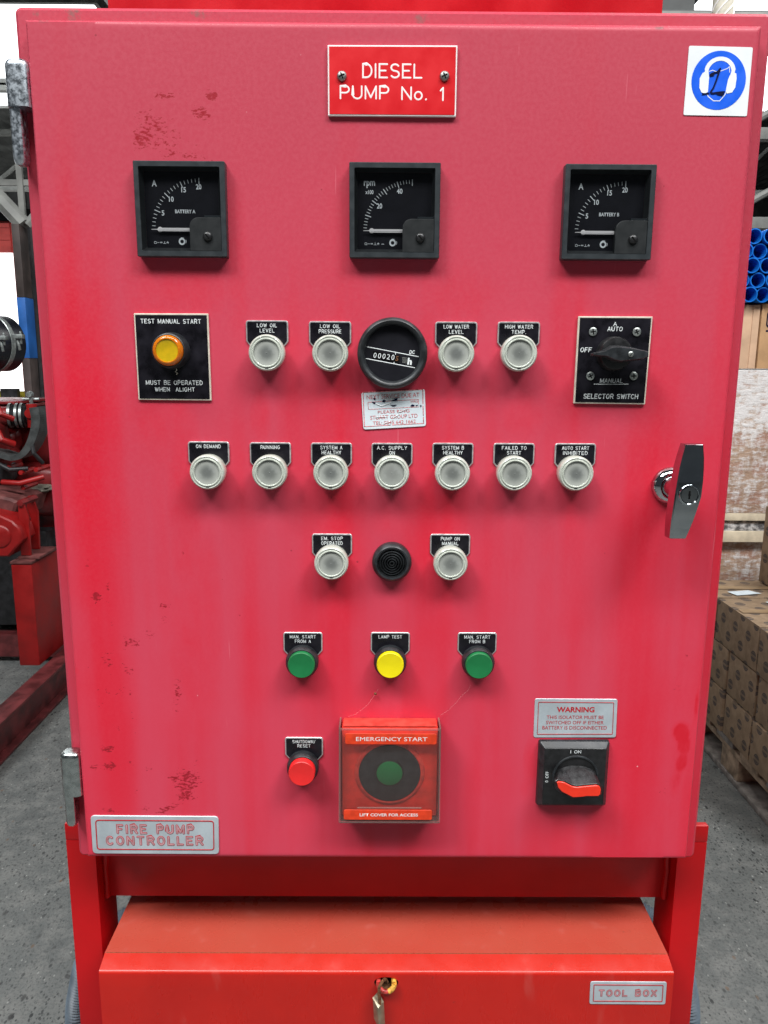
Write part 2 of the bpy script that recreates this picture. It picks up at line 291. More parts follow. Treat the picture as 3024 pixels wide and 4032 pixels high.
# ------------------------------------------------------------------ mesh builder
class MB:
    def __init__(s): s.v = []; s.f = []; s.mi = []; s.mats = []
    def k(s, m):
        m = M[m] if isinstance(m, str) else m
        if m not in s.mats: s.mats.append(m)
        return s.mats.index(m)
    def add(s, vs, fs, m):
        o = len(s.v); s.v += [tuple(p) for p in vs]; i = s.k(m)
        for f in fs: s.f.append(tuple(o+a for a in f)); s.mi.append(i)
        return s
    def box(s, x0, x1, y0, y1, z0, z1, m='black'):
        vs = [(x, y, z) for z in (z0, z1) for y in (y0, y1) for x in (x0, x1)]
        return s.add(vs, [(0, 2, 3, 1), (4, 5, 7, 6), (0, 1, 5, 4), (2, 6, 7, 3), (0, 4, 6, 2), (1, 3, 7, 5)], m)
    def prism(s, poly, yf, yb, m='black', bev=0.0, cap=True, back=False):
        n = len(poly); rings = []
        if bev: rings.append([(x, yf, z) for x, z in inset(poly, bev)])
        rings.append([(x, yf+bev, z) for x, z in poly]); rings.append([(x, yb, z) for x, z in poly])
        vs = [p for r in rings for p in r]; fs = []
        if cap: fs.append(tuple(range(n)))
        for k in range(len(rings)-1):
            for i in range(n):
                j = (i+1) % n; fs.append((k*n+i, (k+1)*n+i, (k+1)*n+j, k*n+j))
        if back: fs.append(tuple(reversed(range((len(rings)-1)*n, len(rings)*n))))
        return s.add(vs, fs, m)
    def ring(s, outer, inner, yf, yb, m='black', yin=None):
        n = len(outer); yin = yf if yin is None else yin
        vs = [(x, yf, z) for x, z in outer]+[(x, yf, z) for x, z in inner]+[(x, yb, z) for x, z in outer]+[(x, yb, z) for x, z in inner]; fs = []
        for i in range(n):
            j = (i+1) % n
            fs += [(i, j, n+j, n+i), (i, 2*n+i, 2*n+j, j), (n+i, n+j, 3*n+j, 3*n+i)]
        return s.add(vs, fs, m)
    def lathe(s, cx, cz, prof, n=40, m='black', capf=True):
        vs = []; fs = []; st = 0
        if capf and prof[0][0] > 1e-6: prof = [(0, prof[0][1])]+list(prof)
        idx = []
        for r, y in prof:
            if r < 1e-6: idx.append([len(vs)]); vs.append((cx, y, cz))
            else:
                idx.append(list(range(len(vs), len(vs)+n)))
                vs += [(cx+r*math.cos(2*PI*i/n), y, cz+r*math.sin(2*PI*i/n)) for i in range(n)]
        for a, b in zip(idx[:-1], idx[1:]):
            for i in range(n):
                j = (i+1) % n
                if len(a) == 1: fs.append((a[0], b[i], b[j]))
                elif len(b) == 1: fs.append((a[i], b[0], a[j]))
                else: fs.append((a[i], b[i], b[j], a[j]))
        return s.add(vs, fs, m)
    def tube(s, pts, rad, n=10, m='black', caps=True):
        pts = [Vector(p) for p in pts]; rad = rad if isinstance(rad, (list, tuple)) else [rad]*len(pts)
        vs = []; up = None
        for i, p in enumerate(pts):
            t = (pts[min(i+1, len(pts)-1)]-pts[max(i-1, 0)]).normalized()
            if up is None: up = Vector((0, 0, 1)) if abs(t.z) < .9 else Vector((1, 0, 0))
            a = t.cross(up).normalized(); up = a.cross(t).normalized()
            vs += [p+(a*math.cos(2*PI*k/n)+up*math.sin(2*PI*k/n))*rad[i] for k in range(n)]
        fs = []
        for i in range(len(pts)-1):
            for k in range(n): fs.append((i*n+k, i*n+(k+1) % n, (i+1)*n+(k+1) % n, (i+1)*n+k))
        if caps: fs += [tuple(reversed(range(n))), tuple(range((len(pts)-1)*n, len(pts)*n))]
        return s.add(vs, fs, m)
def inset(poly, d):
    n = len(poly); out = []
    for i in range(n):
        a, b, c = Vector(poly[i-1]), Vector(poly[i]), Vector(poly[(i+1) % n])
        e1 = (b-a).normalized(); e2 = (c-b).normalized(); n1 = Vector((-e1.y, e1.x)); n2 = Vector((-e2.y, e2.x))
        q = n1+n2; l = q.length_squared
        q = q*(2*d/l) if l > 1e-9 else n1*d
        out.append(tuple(b+q))
    return out
def rr(x0, x1, z0, z1, r=.002, seg=4):
    out = []
    for cx, cz, a in ((x1-r, z0+r, -PI/2), (x1-r, z1-r, 0), (x0+r, z1-r, PI/2), (x0+r, z0+r, PI)):
        for i in range(seg+1): t = a+i*PI/2/seg; out.append((cx+r*math.cos(t), cz+r*math.sin(t)))
    return out
def circ(cx, cz, r, n=32, a0=0, rz=None):
    return [(cx+r*math.cos(a0+2*PI*i/n), cz+(rz or r)*math.sin(a0+2*PI*i/n)) for i in range(n)]
def rrq(c, r=.002, seg=4):
    """rounded quad from four corners, given clockwise from top left in the view; returns them counter-clockwise"""
    c = [Vector(p) for p in (c[3], c[2], c[1], c[0])]; out = []
    for i in range(4):
        p, a, b = c[i], c[i-1], c[(i+1) % 4]; u_ = (a-p).normalized()*r; w_ = (b-p).normalized()*r
        for k in range(seg+1):
            t = k/seg; out.append(tuple((p+u_)*(1-t)**2+p*2*t*(1-t)+(p+w_)*t*t))
    return out
WL = {}
def obj(name, mb, parent=None, loc=(0, 0, 0), label=None, bev=0.0, smooth=40, weld=False):
    """one mesh object; geometry is given in world metres; loc becomes its origin"""
    me = bpy.data.meshes.new(name); L = Vector(loc)
    me.from_pydata([tuple(Vector(p)-L) for p in mb.v], [], mb.f)
    for m in mb.mats: me.materials.append(m)
    me.polygons.foreach_set('material_index', mb.mi); me.update()
    if bev:
        bm = bmesh.new(); bm.from_mesh(me); bmesh.ops.remove_doubles(bm, verts=bm.verts, dist=1e-6)
        ed = [e for e in bm.edges if len(e.link_faces) == 2 and e.calc_face_angle(0) > .6]
        bmesh.ops.bevel(bm, geom=ed, offset=bev, segments=2, affect='EDGES', profile=.6, clamp_overlap=True); bm.to_mesh(me); bm.free()
    if weld: bm = bmesh.new(); bm.from_mesh(me); bmesh.ops.remove_doubles(bm, verts=bm.verts, dist=2e-5); bm.to_mesh(me); bm.free()
    if smooth:
        me.polygons.foreach_set('use_smooth', [True]*len(me.polygons)); me.set_sharp_from_angle(angle=math.radians(smooth))
    boxuv(me, L)
    o = bpy.data.objects.new(name, me); COL.objects.link(o); put(o, parent, loc)
    if label: o['label'] = label
    return o
def boxuv(me, L):
    uv = me.uv_layers.new(name='UVMap'); 
    for p in me.polygons:
        n = p.normal; a = max(range(3), key=lambda i: abs(n[i]))
        for li in p.loop_indices:
            c = me.vertices[me.loops[li].vertex_index].co+L
            uv.data[li].uv = ((c.y, c.z), (c.x, c.z), (c.x, c.y))[a]
def put(o, parent, loc):
    WL[o] = Vector(loc)
    if parent: o.parent = parent; o.location = Vector(loc)-WL[parent]
    else: o.location = loc
def thing(name, label, cat, loc, group=None):
    o = bpy.data.objects.new(name, None); COL.objects.link(o); put(o, None, loc); o.empty_display_size = .05
    return tag(o, label, cat, group)
def tag(o, label, cat, group=None):
    o['label'] = label; o['category'] = cat
    if group: o['group'] = group
    return o
def struct(o): o['kind'] = 'structure'; return o
# ------------------------------------------------------------------ lettering
def text(parent, body, x0, x1, z0, z1, y, m, bold=0.0, slant=0.0, rot=0.0, name='lettering', depth=.00015, spacing=1.0, yo=0):
    """printed lettering that fills the box x0..x1, z0..z1 on the plane y; rot turns it about the box centre"""
    cu = bpy.data.curves.new('t', 'FONT'); cu.body = body; cu.size = 1; cu.offset = 0.0 if 'M' in body else bold; cu.resolution_u = 3; cu.align_x = 'CENTER'; cu.shear = slant; cu.space_character = spacing; cu.space_line = 1.0
    ob = bpy.data.objects.new('t', cu); me = bpy.data.meshes.new_from_object(ob); bpy.data.objects.remove(ob); bpy.data.curves.remove(cu)
    co = np.array([v.co[:] for v in me.vertices]); lo = co.min(0); hi = co.max(0)
    sx = (x1-x0)/(hi[0]-lo[0]); sz = (z1-z0)/(hi[1]-lo[1]); cx, cz = (x0+x1)/2, (z0+z1)/2; c, s = math.cos(rot), math.sin(rot)
    L = Vector((cx, y, cz))
    for v, p in zip(me.vertices, co):
        a = (p[0]-lo[0])*sx-(x1-x0)/2; b = (p[1]-lo[1])*sz-(z1-z0)/2
        v.co = (a*c-b*s, 0, a*s+b*c)
    me.materials.clear(); me.materials.append(M[m]); me.update(); me.name = name
    o = bpy.data.objects.new(name, me); COL.objects.link(o); put(o, parent, L); return o
def arc(cx, cy, rx, ry, a0, a1, n=7):
    return [(cx+rx*math.cos(math.radians(a0+(a1-a0)*i/n)), cy+ry*math.sin(math.radians(a0+(a1-a0)*i/n))) for i in range(n+1)]
G = {
 'A': (4, [[(0, 0), (2, 6), (4, 0)], [(.8, 2), (3.2, 2)]]),
 'B': (4, [[(0, 0), (0, 6), (2.4, 6)]+arc(2.4, 4.6, 1.4, 1.4, 90, -90)+[(0, 3.2)], [(2.4, 3.2)]+arc(2.4, 1.6, 1.6, 1.6, 90, -90)+[(0, 0)]]),
 'C': (4, [arc(2.1, 3, 2.1, 3, 45, 315, 12)]),
 'D': (4, [[(0, 0), (0, 6), (1.6, 6)]+arc(1.6, 3, 2.4, 3, 90, -90, 9)+[(0, 0)]]),
 'E': (3.6, [[(3.6, 6), (0, 6), (0, 0), (3.6, 0)], [(0, 3.1), (2.9, 3.1)]]),
 'F': (3.5, [[(3.5, 6), (0, 6), (0, 0)], [(0, 3), (2.8, 3)]]),
 'G': (4.2, [arc(2.1, 3, 2.1, 3, 50, 350, 12)+[(4.2, 2.8), (2.5, 2.8)]]),
 'H': (4, [[(0, 0), (0, 6)], [(4, 0), (4, 6)], [(0, 3), (4, 3)]]),
 'I': (0.2, [[(.1, 0), (.1, 6)]]),
 'L': (3.4, [[(0, 6), (0, 0), (3.4, 0)]]),
 'M': (4.8, [[(0, 0), (0, 6), (2.4, .6), (4.8, 6), (4.8, 0)]]),
 'N': (4, [[(0, 0), (0, 6), (4, 0), (4, 6)]]),
 'O': (4.2, [arc(2.1, 3, 2.1, 3, 90, 450, 16)]),
 'P': (3.9, [[(0, 0), (0, 6), (2.3, 6)]+arc(2.3, 4.4, 1.6, 1.6, 90, -90)+[(0, 2.8)]]),
 'R': (4, [[(0, 0), (0, 6), (2.3, 6)]+arc(2.3, 4.4, 1.6, 1.6, 90, -90)+[(0, 2.8)], [(2.2, 2.8), (4, 0)]]),
 'S': (3.8, [arc(1.9, 4.5, 1.8, 1.5, 30, 270, 8)+arc(1.9, 1.5, 1.9, 1.5, 90, -150, 8)[1:]]),
 'T': (4, [[(0, 6), (4, 6)], [(2, 6), (2, 0)]]),
 'U': (4, [[(0, 6), (0, 2)]+arc(2, 2, 2, 2, 180, 360, 8)+[(4, 6)]]),
 'V': (4, [[(0, 6), (2, 0), (4, 6)]]),
 'W': (5.4, [[(0, 6), (1.35, 0), (2.7, 5.4), (4.05, 0), (5.4, 6)]]),
 'X': (4, [[(0, 0), (4, 6)], [(0, 6), (4, 0)]]),
 'Y': (4, [[(0, 6), (2, 3), (4, 6)], [(2, 3), (2, 0)]]),
 '.': (.3, [[(.1, 0), (.3, .25)]]), '/': (3, [[(0, -.4), (3, 6.4)]]),
 'o': (3.2, [arc(1.6, 1.9, 1.6, 1.9, 90, 450, 14)]), '1': (1.6, [[(.1, 4.6), (1.5, 6), (1.5, 0)]]), ' ': (2.2, []),
}
def ridge(mb, pl, w, y, h, m):
    """a rounded engraved stroke: a low ridge along a polyline in the x,z plane"""
    P = [Vector(p) for p in pl]
    for i in range(1, len(P)-1):        # a sharp turn is cut as two strokes
        if (P[i]-P[i-1]).angle(P[i+1]-P[i], 0) > 1.7: ridge(mb, P[:i+1], w, y, h, m); ridge(mb, P[i:], w, y-.00002, h, m); return
    n = len(P); closed = (P[0]-P[-1]).length < 1e-7
    if closed: P = P[:-1]; n -= 1
    V_ = []; F_ = []
    for i, p in enumerate(P):
        a = P[i-1] if (i > 0 or closed) else None; b = P[(i+1) % n] if (i < n-1 or closed) else None
        d1 = (p-a).normalized() if a is not None else None; d2 = (b-p).normalized() if b is not None else None
        if d1 is None: d1 = d2
        if d2 is None: d2 = d1
        n1 = Vector((-d1.y, d1.x)); n2 = Vector((-d2.y, d2.x)); q = n1+n2; l = max(q.length_squared, .8); q = q*(2*w/2/l)
        V_ += [(p.x+q.x, y, p.y+q.y), (p.x, y-h, p.y), (p.x-q.x, y, p.y-q.y)]
    for i in range(n if closed else n-1):
        j = (i+1) % n; F_ += [(3*i, 3*i+1, 3*j+1, 3*j), (3*i+1, 3*i+2, 3*j+2, 3*j+1)]
    if not closed:
        for i, s in ((0, -1), (n-1, 1)):
            d = ((P[1]-P[0]) if i == 0 else (P[-1]-P[-2])).normalized()*s; nn = Vector((-d.y, d.x)); k = len(V_)
            for t in (-60, 0, 60): q = P[i]+(d*math.cos(math.radians(t))+nn*math.sin(math.radians(t)))*w/2; V_.append((q.x, y, q.y))
            ends = (3*i+2, 3*i) if s > 0 else (3*i, 3*i+2)
            F_ += [(3*i+1, ends[0], k), (3*i+1, k, k+1), (3*i+1, k+1, k+2), (3*i+1, k+2, ends[1])]
    mb.add(V_, F_, m)
def stroke(mb, s, cx, z0, h, y, m, w=.9, gap=1.5, width=None, slant=0):
    tot = sum(G[c][0]+gap for c in s)-gap; k = h/6; kx = k if width is None else width/tot; x = cx-tot*kx/2
    for c in s:
        for pl in G[c][1]: ridge(mb, [(x+(a+slant*b)*kx, z0+b*k) for a, b in pl], w*k, y, w*k*.06, m)
        x += (G[c][0]+gap)*kx
    return mb
def outlined(par, s, x0, x1, z0, z1, y):
    h = z1-z0; w = 1.75*h/7.7; k = (h-w)/6; g_ = 3.1
    for m, ww, yy in (('print_red', w, y), ('print_pink', w*.62, y-.00025)):
        a = MB(); tot = sum(G[c][0]+g_ for c in s)-g_; kx = (x1-x0-w)/tot; x = x0+w/2
        for c in s:
            for pl in G[c][1]: ridge(a, [(x+u_*kx, z0+w/2+v_*k) for u_, v_ in pl], ww, yy, ww*.06+.00002, m)
            x += (G[c][0]+g_)*kx
        obj('lettering', a, par, ((x0+x1)/2, yy, z0), smooth=0)
# ================================================================== THE SETTING
g = MB(); g.add([(-20, -12, 0), (20, -12, 0), (20, 24, 0), (-20, 24, 0)], [(0, 1, 2, 3)], 'floor'); struct(obj('floor', g, smooth=0))
g = MB()   # corrugated roof sheeting, running away from the camera, with its corrugations as geometry
def roof_z(x): return 5.6+.02*abs(x)
xs = [(-12+i*.11) for i in range(219)]
vs = []; fs = []
for i, x in enumerate(xs):
    z = roof_z(x)+(.035 if i % 2 else 0); vs += [(x, 5.0, z), (x, 20.0, z)]
for i in range(len(xs)-1): fs.append((2*i, 2*i+1, 2*i+3, 2*i+2))
g.add(vs, fs, 'roof'); struct(obj('roof', g, smooth=0))
g = MB(); g.box(-14, 14, 20.0, 20.2, 0, 7, 'wall'); g.box(-14.2, -14, 1.5, 20, 0, 7, 'wall'); g.box(14, 14.2, 1.5, 20, 0, 7, 'wall')
for i in range(60): g.box(-13.9+i*.46, -13.7+i*.46, 19.95, 20.0, 0, 7, 'wall')
struct(obj('wall', g, smooth=0))
def sky_panel(x0, x1, y0, y1, label):
    t = thing('skylight', label, 'skylight', ((x0+x1)/2, (y0+y1)/2, 5.45), 'skylights in the warehouse roof')
    n = max(1, int((x1-x0)/.42)); w = (x1-x0)/n
    for i in range(n):
        a = MB(); a.box(x0+i*w+.012, x0+(i+1)*w-.012, y0, y1, 5.46, 5.50, 'sky_em'); obj('translucent_sheet', a, t, (x0+i*w+w/2, (y0+y1)/2, 5.48), smooth=0)
    a = MB()
    for q in (y0-.05, y1): a.box(x0-.05, x1+.05, q, q+.05, 5.42, 5.56, 'truss')
    for q in (x0-.05, x1): a.box(q, q+.05, y0+.001, y1-.001, 5.42, 5.55, 'truss')
    obj('frame', a, t, (x0, y0, 5.45), smooth=0)
sky_panel(-8.5, -3.32, 8.9, 12.6, 'large glowing roof sheet high at the upper left beyond the cabinet')
sky_panel(3.52, 7.5, 8.5, 12.6, 'glowing roof sheet high at the upper right beyond the cabinet')
for i, (x0, y) in enumerate(((-7, 11.2), (-7, 13.5), (1.5, 9.2), (1.5, 13.5), (-7, 17.0))):
    t = thing('roof_truss', ('near left', 'middle left', 'near right', 'middle right', 'farthest left')[i]+' grey steel roof truss under the sheeting', 'roof truss', (x0, y, 4.2), 'steel roof trusses')
    a = MB(); w = 5.5 if x0 > 0 else 7.0; X0, X1 = (x0, x0+w)
    top, bot = 5.35, 4.35
    if y in (9.2, 11.2): top, bot = 5.40, 5.24
    a.box(X0, X1, y, y+.12, top-.09, top, 'truss'); obj('top_chord', a, t, (X0, y, top), smooth=0)
    a = MB(); a.box(X0, X1, y, y+.12, bot, bot+.10, 'truss'); obj('bottom_chord', a, t, (X0, y, bot), smooth=0)
    nb = 5 if y > 10 else 2
    for k in range(nb):
        a = MB(); xa = X0+w*(k+.1)/nb; xb = X0+w*(k+.9)/nb
        if k % 2: xa, xb = xb, xa
        a.tube([(xa, y+.06, bot+.10), (xb, y+.06, top-.09)], .035, 6, 'truss'); obj('brace', a, t, (xa, y, bot), smooth=0)
# purlins running across the roof at the left
for k, (yy, lab) in enumerate(((14.2, 'nearer'), (16.0, 'middle'), (18.6, 'farther'))):
    a = MB(); a.box(-12, -2, yy, yy+.10, 4.0-.0*k, 4.14, 'truss'); tag(obj('roof_purlin', a, None, (-7, yy, 4.07), smooth=0), lab+' pale steel tie beam crossing the dim roof at upper left', 'steel beam', 'tie beams under the roof')
# daylight opening of the far left with its red roller door
g = MB(); g.box(-9.5, -5.2, 14.9, 14.95, 0, 3.3, 'day_em'); struct(obj('sky', g, smooth=0))
t = thing('roller_door', 'red roller door half raised over a bright opening at far left', 'roller door', (-4.2, 8.0, 0))
def atq(px, py, y): return at(px, py, y)
a = MB(); x0, z0 = at(-60, 640, 8); x1, z1 = at(24, 545, 8); zt = at(0, 478, 8)[1]
for i in range(5): a.box(x0, x1, 8.0+.01*(i % 2), 8.06+.01*(i % 2), z1+(zt-z1)*i/5, z1+(zt-z1)*(i+1)/5, 'rollred')
obj('door_curtain', a, t, (x0, 8, z1), smooth=0)
a = MB(); a.box(x1+.02, x1+.16, 8.0, 8.12, 0, zt, 'rollred'); obj('door_jamb', a, t, (x1, 8, 0), smooth=0)
a = MB(); a.box(x0, x1+.3, 7.95, 8.2, zt, zt+.12, 'blackest'); obj('door_lintel', a, t, (x0, 8, zt), smooth=0)
g = MB(); g.box(-12, x1-.02, 8.4, 8.45, 0.85, zt-.01, 'day_em'); struct(obj('daylight_backdrop', g, smooth=0))
# wall bay right of the opening
g = MB(); g.box(x1+.16, -2.2, 8.3, 8.4, 0, 2.7, 'wall'); struct(obj('partition_wall', g, smooth=0))
# dark steel column with blue band, and the frame behind it
cx0, cx1 = at(36, 640, 3.4)[0], at(53, 640, 3.4)[0]
t = thing('steel_column', 'dark brown steel column with a blue painted band left of the cabinet', 'column', ((cx0+cx1)/2, 3.4, 0))
zb0, zb1 = at(50, 774, 3.4)[1], at(45, 642, 3.4)[1]; ztop = at(30, 483, 3.4)[1]
a = MB(); a.box(cx0, cx1, 3.4, 3.5, 0, zb0, 'col_brown'); a.box(cx0, cx1, 3.4, 3.5, zb1, ztop, 'col_brown'); obj('shaft', a, t, (cx0, 3.4, 0), bev=.004)
a = MB(); a.box(cx0-.002, cx1+.002, 3.398, 3.502, zb0+.001, zb1-.001, 'col_blue'); obj('blue_band', a, t, (cx0, 3.4, zb0), bev=.004)
a = MB(); a.tube([(cx0+.05, 3.45, ztop), (cx0-.35, 3.5, ztop+.42)], .045, 8, 'truss'); a.tube([(cx0+.07, 3.45, ztop), (cx1+.35, 3.5, ztop+.35)], .03, 8, 'truss'); obj('brace', a, t, (cx0, 3.45, ztop))
a = MB(); a.box(cx0+.03, cx0+.06, 3.44, 3.46, ztop, ztop+.40, 'truss'); a.box(cx0-.4, cx0+.3, 3.45, 3.47, ztop+.2, ztop+.23, 'truss'); obj('top_bracket', a, t, (cx0, 3.44, ztop), smooth=0)
t = thing('storage_hoop', 'black steel frame with pale sheets added in its bright gaps standing behind the brown column', 'frame', (-2.1, 4.0, 0))
a = MB()
pa = [at(px, py, 4.0) for px, py in ((52, 470), (60, 600), (66, 700), (72, 790), (78, 900))]
a.tube([(p[0], 4.0, p[1]) for p in pa], .028, 8, 'rubber'); pb = [at(px, py, 4.0) for px, py in ((58, 470), (68, 640), (80, 800), (88, 920))]
a.tube([(p[0], 4.05, p[1]) for p in pb], .022, 8, 'rubber'); obj('hoop', a, t, (-2.1, 4.0, 1))
for quad in (((47, 532), (58, 540), (58, 580), (50, 570)), ((48, 590), (60, 585), (70, 640), (64, 660)), ((55, 640), (66, 680), (76, 720), (66, 730)), ((64, 755), (72, 745), (76, 800), (74, 830))):
    a = MB(); a.prism([at(px, py, 4.12) for px, py in reversed(quad)], 4.12, 4.13, 'pale'); obj('pale_gap', a, t, (*at(*quad[0], 4.12)[:1], 4.12, 1.5), smooth=0)  # pale sheets added to stand for the bright gaps between the bars
a = MB(); q = [at(px, py, 4.1) for px, py in ((76, 720), (84, 730), (92, 850), (82, 850))]; a.prism(list(reversed(q)), 4.1, 4.14, 'col_blue'); obj('blue_strip', a, t, (q[0][0], 4.1, 1.4), smooth=0)
a = MB(); xa, za = at(0, 845, 4.3); xb, zb = at(110, 880, 4.3); a.box(xa-.3, xb+.3, 4.3, 4.34, zb-.15, za, 'yellow_p'); a.box(xa+.05, xa+.16, 4.2, 4.24, zb-.4, za+.02, 'rubber')
tag(obj('barrier_rail', a, None, (xa, 4.3, zb), smooth=0), 'dull yellow barrier rail low behind the engine', 'barrier')

# ================================================================== DIESEL PUMP ENGINE (left, behind)
E = thing('pump_engine', 'red diesel pump engine on its skid to the left of the cabinet', 'engine', (-1.7, 2.6, 0))
def lathe_any(c, axis, prof, n=28, m='black'):
    """lathe about an axis: prof = (radius, distance along axis)"""
    a = MB(); a.lathe(0, 0, prof, n, m); ax = Vector(axis).normalized(); q = Vector((0, -1, 0)).rotation_difference(ax).to_matrix()
    a.v = [tuple(q @ Vector((p[0], -p[1]*-1, p[2]))*1 + Vector(c)) for p in a.v] ; return a
fc = Vector((-1.715, 2.5, 1.487))
a = lathe_any(fc, (-.34, -.94, .0), [(.0, -.115), (.07, -.112), (.105, -.10), (.118, -.08), (.120, .12), (.0, .13)], 36, 'filter')
af = obj('air_filter', a, E, fc)
for d, cpx in ((-.062, 0), (.05, 1)):
    b = lathe_any(fc, (-.34, -.94, .0), [(.121, d-.012), (.124, d-.010), (.124, d+.010), (.121, d+.012)], 36, 'galv'); b.f = [f for f in b.f if len(f) == 4]; b.mi = b.mi[:len(b.f)]; obj('clamp_band', b, af, fc)
for px, py in ((43, 727), (7, 730)):
    x, z = at(px, py, 2.36); b = MB(); b.box(x-.022, x+.022, 2.33, 2.36, z-.008, z+.008, 'galv'); b.tube([(x-.005, 2.345, z-.01), (x+.003, 2.345, z-.055)], .006, 8, 'galv'); b.tube([(x+.01, 2.345, z+.02), (x+.01, 2.345, z-.03)], .005, 8, 'galv'); obj('clamp_bolt', b, af, (x, 2.34, z), bev=.002)
# charge pipe, hose with clamps
a = MB(); a.tube([(-1.85, 2.45, 1.17), (-1.70, 2.45, 1.178), (-1.607, 2.46, 1.181)], [.042, .042, .038], 20, 'eng_red'); a.tube([(-1.66, 2.45, 1.18), (-1.66, 2.47, 1.06), (-1.70, 2.5, .98)], [.035, .045, .05], 16, 'eng_red'); obj('charge_pipe', a, E, (-1.7, 2.45, 1.18))
a = MB(); pts = []; rd = []
for i in range(13): t_ = i/12; pts.append((-1.615+.085*t_, 2.46+.03*t_, 1.183-.002*t_)); rd.append(.041+.006*(i % 2)+.004*math.sin(PI*t_))
a.tube(pts, rd, 20, 'rubber'); h = obj('rubber_hose', a, E, (-1.58, 2.46, 1.18))
for xx in (-1.605, -1.575, -1.555): b = MB(); b.tube([(xx-.005, 2.468, 1.183), (xx+.005, 2.47, 1.183)], .053, 24, 'galv', False); obj('hose_clamp', b, h, (xx, 2.47, 1.18))
a = MB(); random.seed(3)
for k in range(5):
    z = 1.235-.018*k; a.box(-1.85, -1.60+.01*k, 2.5+.01*k, 2.9, z-.007, z+.005, 'eng_dust' if k % 2 else 'eng_red')
obj('rocker_cover', a, E, (-1.7, 2.6, 1.2), bev=.003)
# engine casing: lumpy rounded bodies
def lump(name, c, s, m, seed=0, amp=.12, n=20):
    bm = bmesh.new(); bmesh.ops.create_cube(bm, size=2); bmesh.ops.subdivide_edges(bm, edges=bm.edges, cuts=7, use_grid_fill=True); a = MB()
    for v in bm.verts:
        p = v.co.copy(); q = Vector([math.copysign(abs(t)**1.0, t) for t in p]); l = (abs(p.x)**4+abs(p.y)**4+abs(p.z)**4)**.25; q = p/l
        q *= 1+amp*mnoise.noise(q*2.2+Vector((seed, 0, 0))); v.co = Vector((q.x*s[0], q.y*s[1], q.z*s[2]))+Vector(c)
    a.add([v.co[:] for v in bm.verts], [tuple(v.index for v in f.verts) for f in bm.faces], m); bm.free()
    return obj(name, a, E, c, smooth=60)
lump('engine_casing', (-1.60, 2.95, 1.03), (.23, .30, .14), 'eng_red', 1, .10)
lump('sump', (-1.60, 3.0, .83), (.30, .40, .15), 'eng_red', 4, .08)
lump('flywheel_housing', (-1.50, 3.1, .66), (.20, .40, .13), 'eng_red', 9, .08)
lump('manifold', (-1.74, 2.55, 1.02), (.10, .12, .10), 'eng_red', 5, .22)
lump('engine_casing', (-2.05, 3.1, 1.00), (.30, .40, .17), 'eng_red', 13, .10)
lump('oil_residue', (-1.50, 2.72, .80), (.05, .06, .055), 'grime', 7, .3)
lump('oil_residue', (-1.60, 2.62, .845), (.09, .08, .018), 'grime', 8, .3)
lump('alternator', (-1.71, 2.52, .93), (.07, .07, .05), 'rubber', 2, .2)
a = MB(); bp = [at(px, py, 2.42) for px, py in ((86, 878), (90, 900), (88, 925), (80, 950), (70, 968), (58, 980), (40, 986), (20, 982), (-20, 968))]
def smooth_path(P_, k=6):
    out = []
    for i in range(len(P_)-1):
        p0, p1, p2, p3 = [Vector(P_[min(max(j, 0), len(P_)-1)]) for j in (i-1, i, i+1, i+2)]
        for q_ in range(k): f = q_/k; out.append(tuple(.5*((2*p1)+(p2-p0)*f+(2*p0-5*p1+4*p2-p3)*f*f+(3*p1-p0-3*p2+p3)*f**3)))
    return out+[tuple(P_[-1])]
bp = smooth_path(bp)
for i in range(len(bp)-1):
    (xa, za), (xb, zb) = bp[i], bp[i+1]; d = Vector((xb-xa, zb-za)).normalized(); nn = Vector((-d.y, d.x))*(.020-.009*min(1, i/36))
    a.add([(xa+nn.x, 2.36, za+nn.y), (xb+nn.x, 2.36, zb+nn.y), (xb+nn.x, 2.46, zb+nn.y), (xa+nn.x, 2.46, za+nn.y), (xa-nn.x, 2.36, za-nn.y), (xb-nn.x, 2.36, zb-nn.y), (xb-nn.x, 2.46, zb-nn.y), (xa-nn.x, 2.46, za-nn.y)],
          [(0, 1, 2, 3), (7, 6, 5, 4), (0, 4, 5, 1), (3, 2, 6, 7)], 'belt')
obj('drive_belt', a, E, (bp[4][0], 2.42, bp[4][1]))
a = MB(); vx, vz = at(67, 862, 2.45); a.lathe(vx, vz-.06, [(.0, 2.42), (.02, 2.42), (.025, 2.44), (.025, 2.5)], 16, 'eng_red2')
a.tube([(vx, 2.45, vz-.12), (vx, 2.45, vz-.02)], .022, 14, 'eng_red2'); a.tube([(vx, 2.45, vz-.02), (vx, 2.45, vz+.02)], .008, 10, 'galv'); a.tube([(vx-.035, 2.45, vz), (vx+.035, 2.45, vz)], .006, 8, 'galv')
a.lathe(vx, vz+.02, [(.012, 2.43), (.014, 2.45)], 12, 'galv'); obj('valve', a, E, (vx, 2.45, vz))
a = MB(); a.box(-2.25, -1.56, 2.62, 4.0, .18, .64, 'rubber'); obj('engine_shade_block', a, E, (-1.9, 3, .2), bev=.01)  # dark block added to stand for the shade beneath the engine
for px0, py0, px1, py1, r_ in ((-5, 870, 28, 905, .012), (0, 1000, 60, 1012, .010), (10, 1040, 95, 1030, .012), (70, 940, 92, 1000, .009), (-5, 925, 30, 960, .016)):
    (xa, za), (xb, zb) = at(px0, py0, 2.40), at(px1, py1, 2.40); a = MB(); a.tube([(xa, 2.38, za), ((xa+xb)/2, 2.36, (za+zb)/2-.012), (xb, 2.40, zb)], r_, 10, 'eng_red2' if r_ > .011 else 'rubber'); obj('pipe', a, E, (xa, 2.38, za))
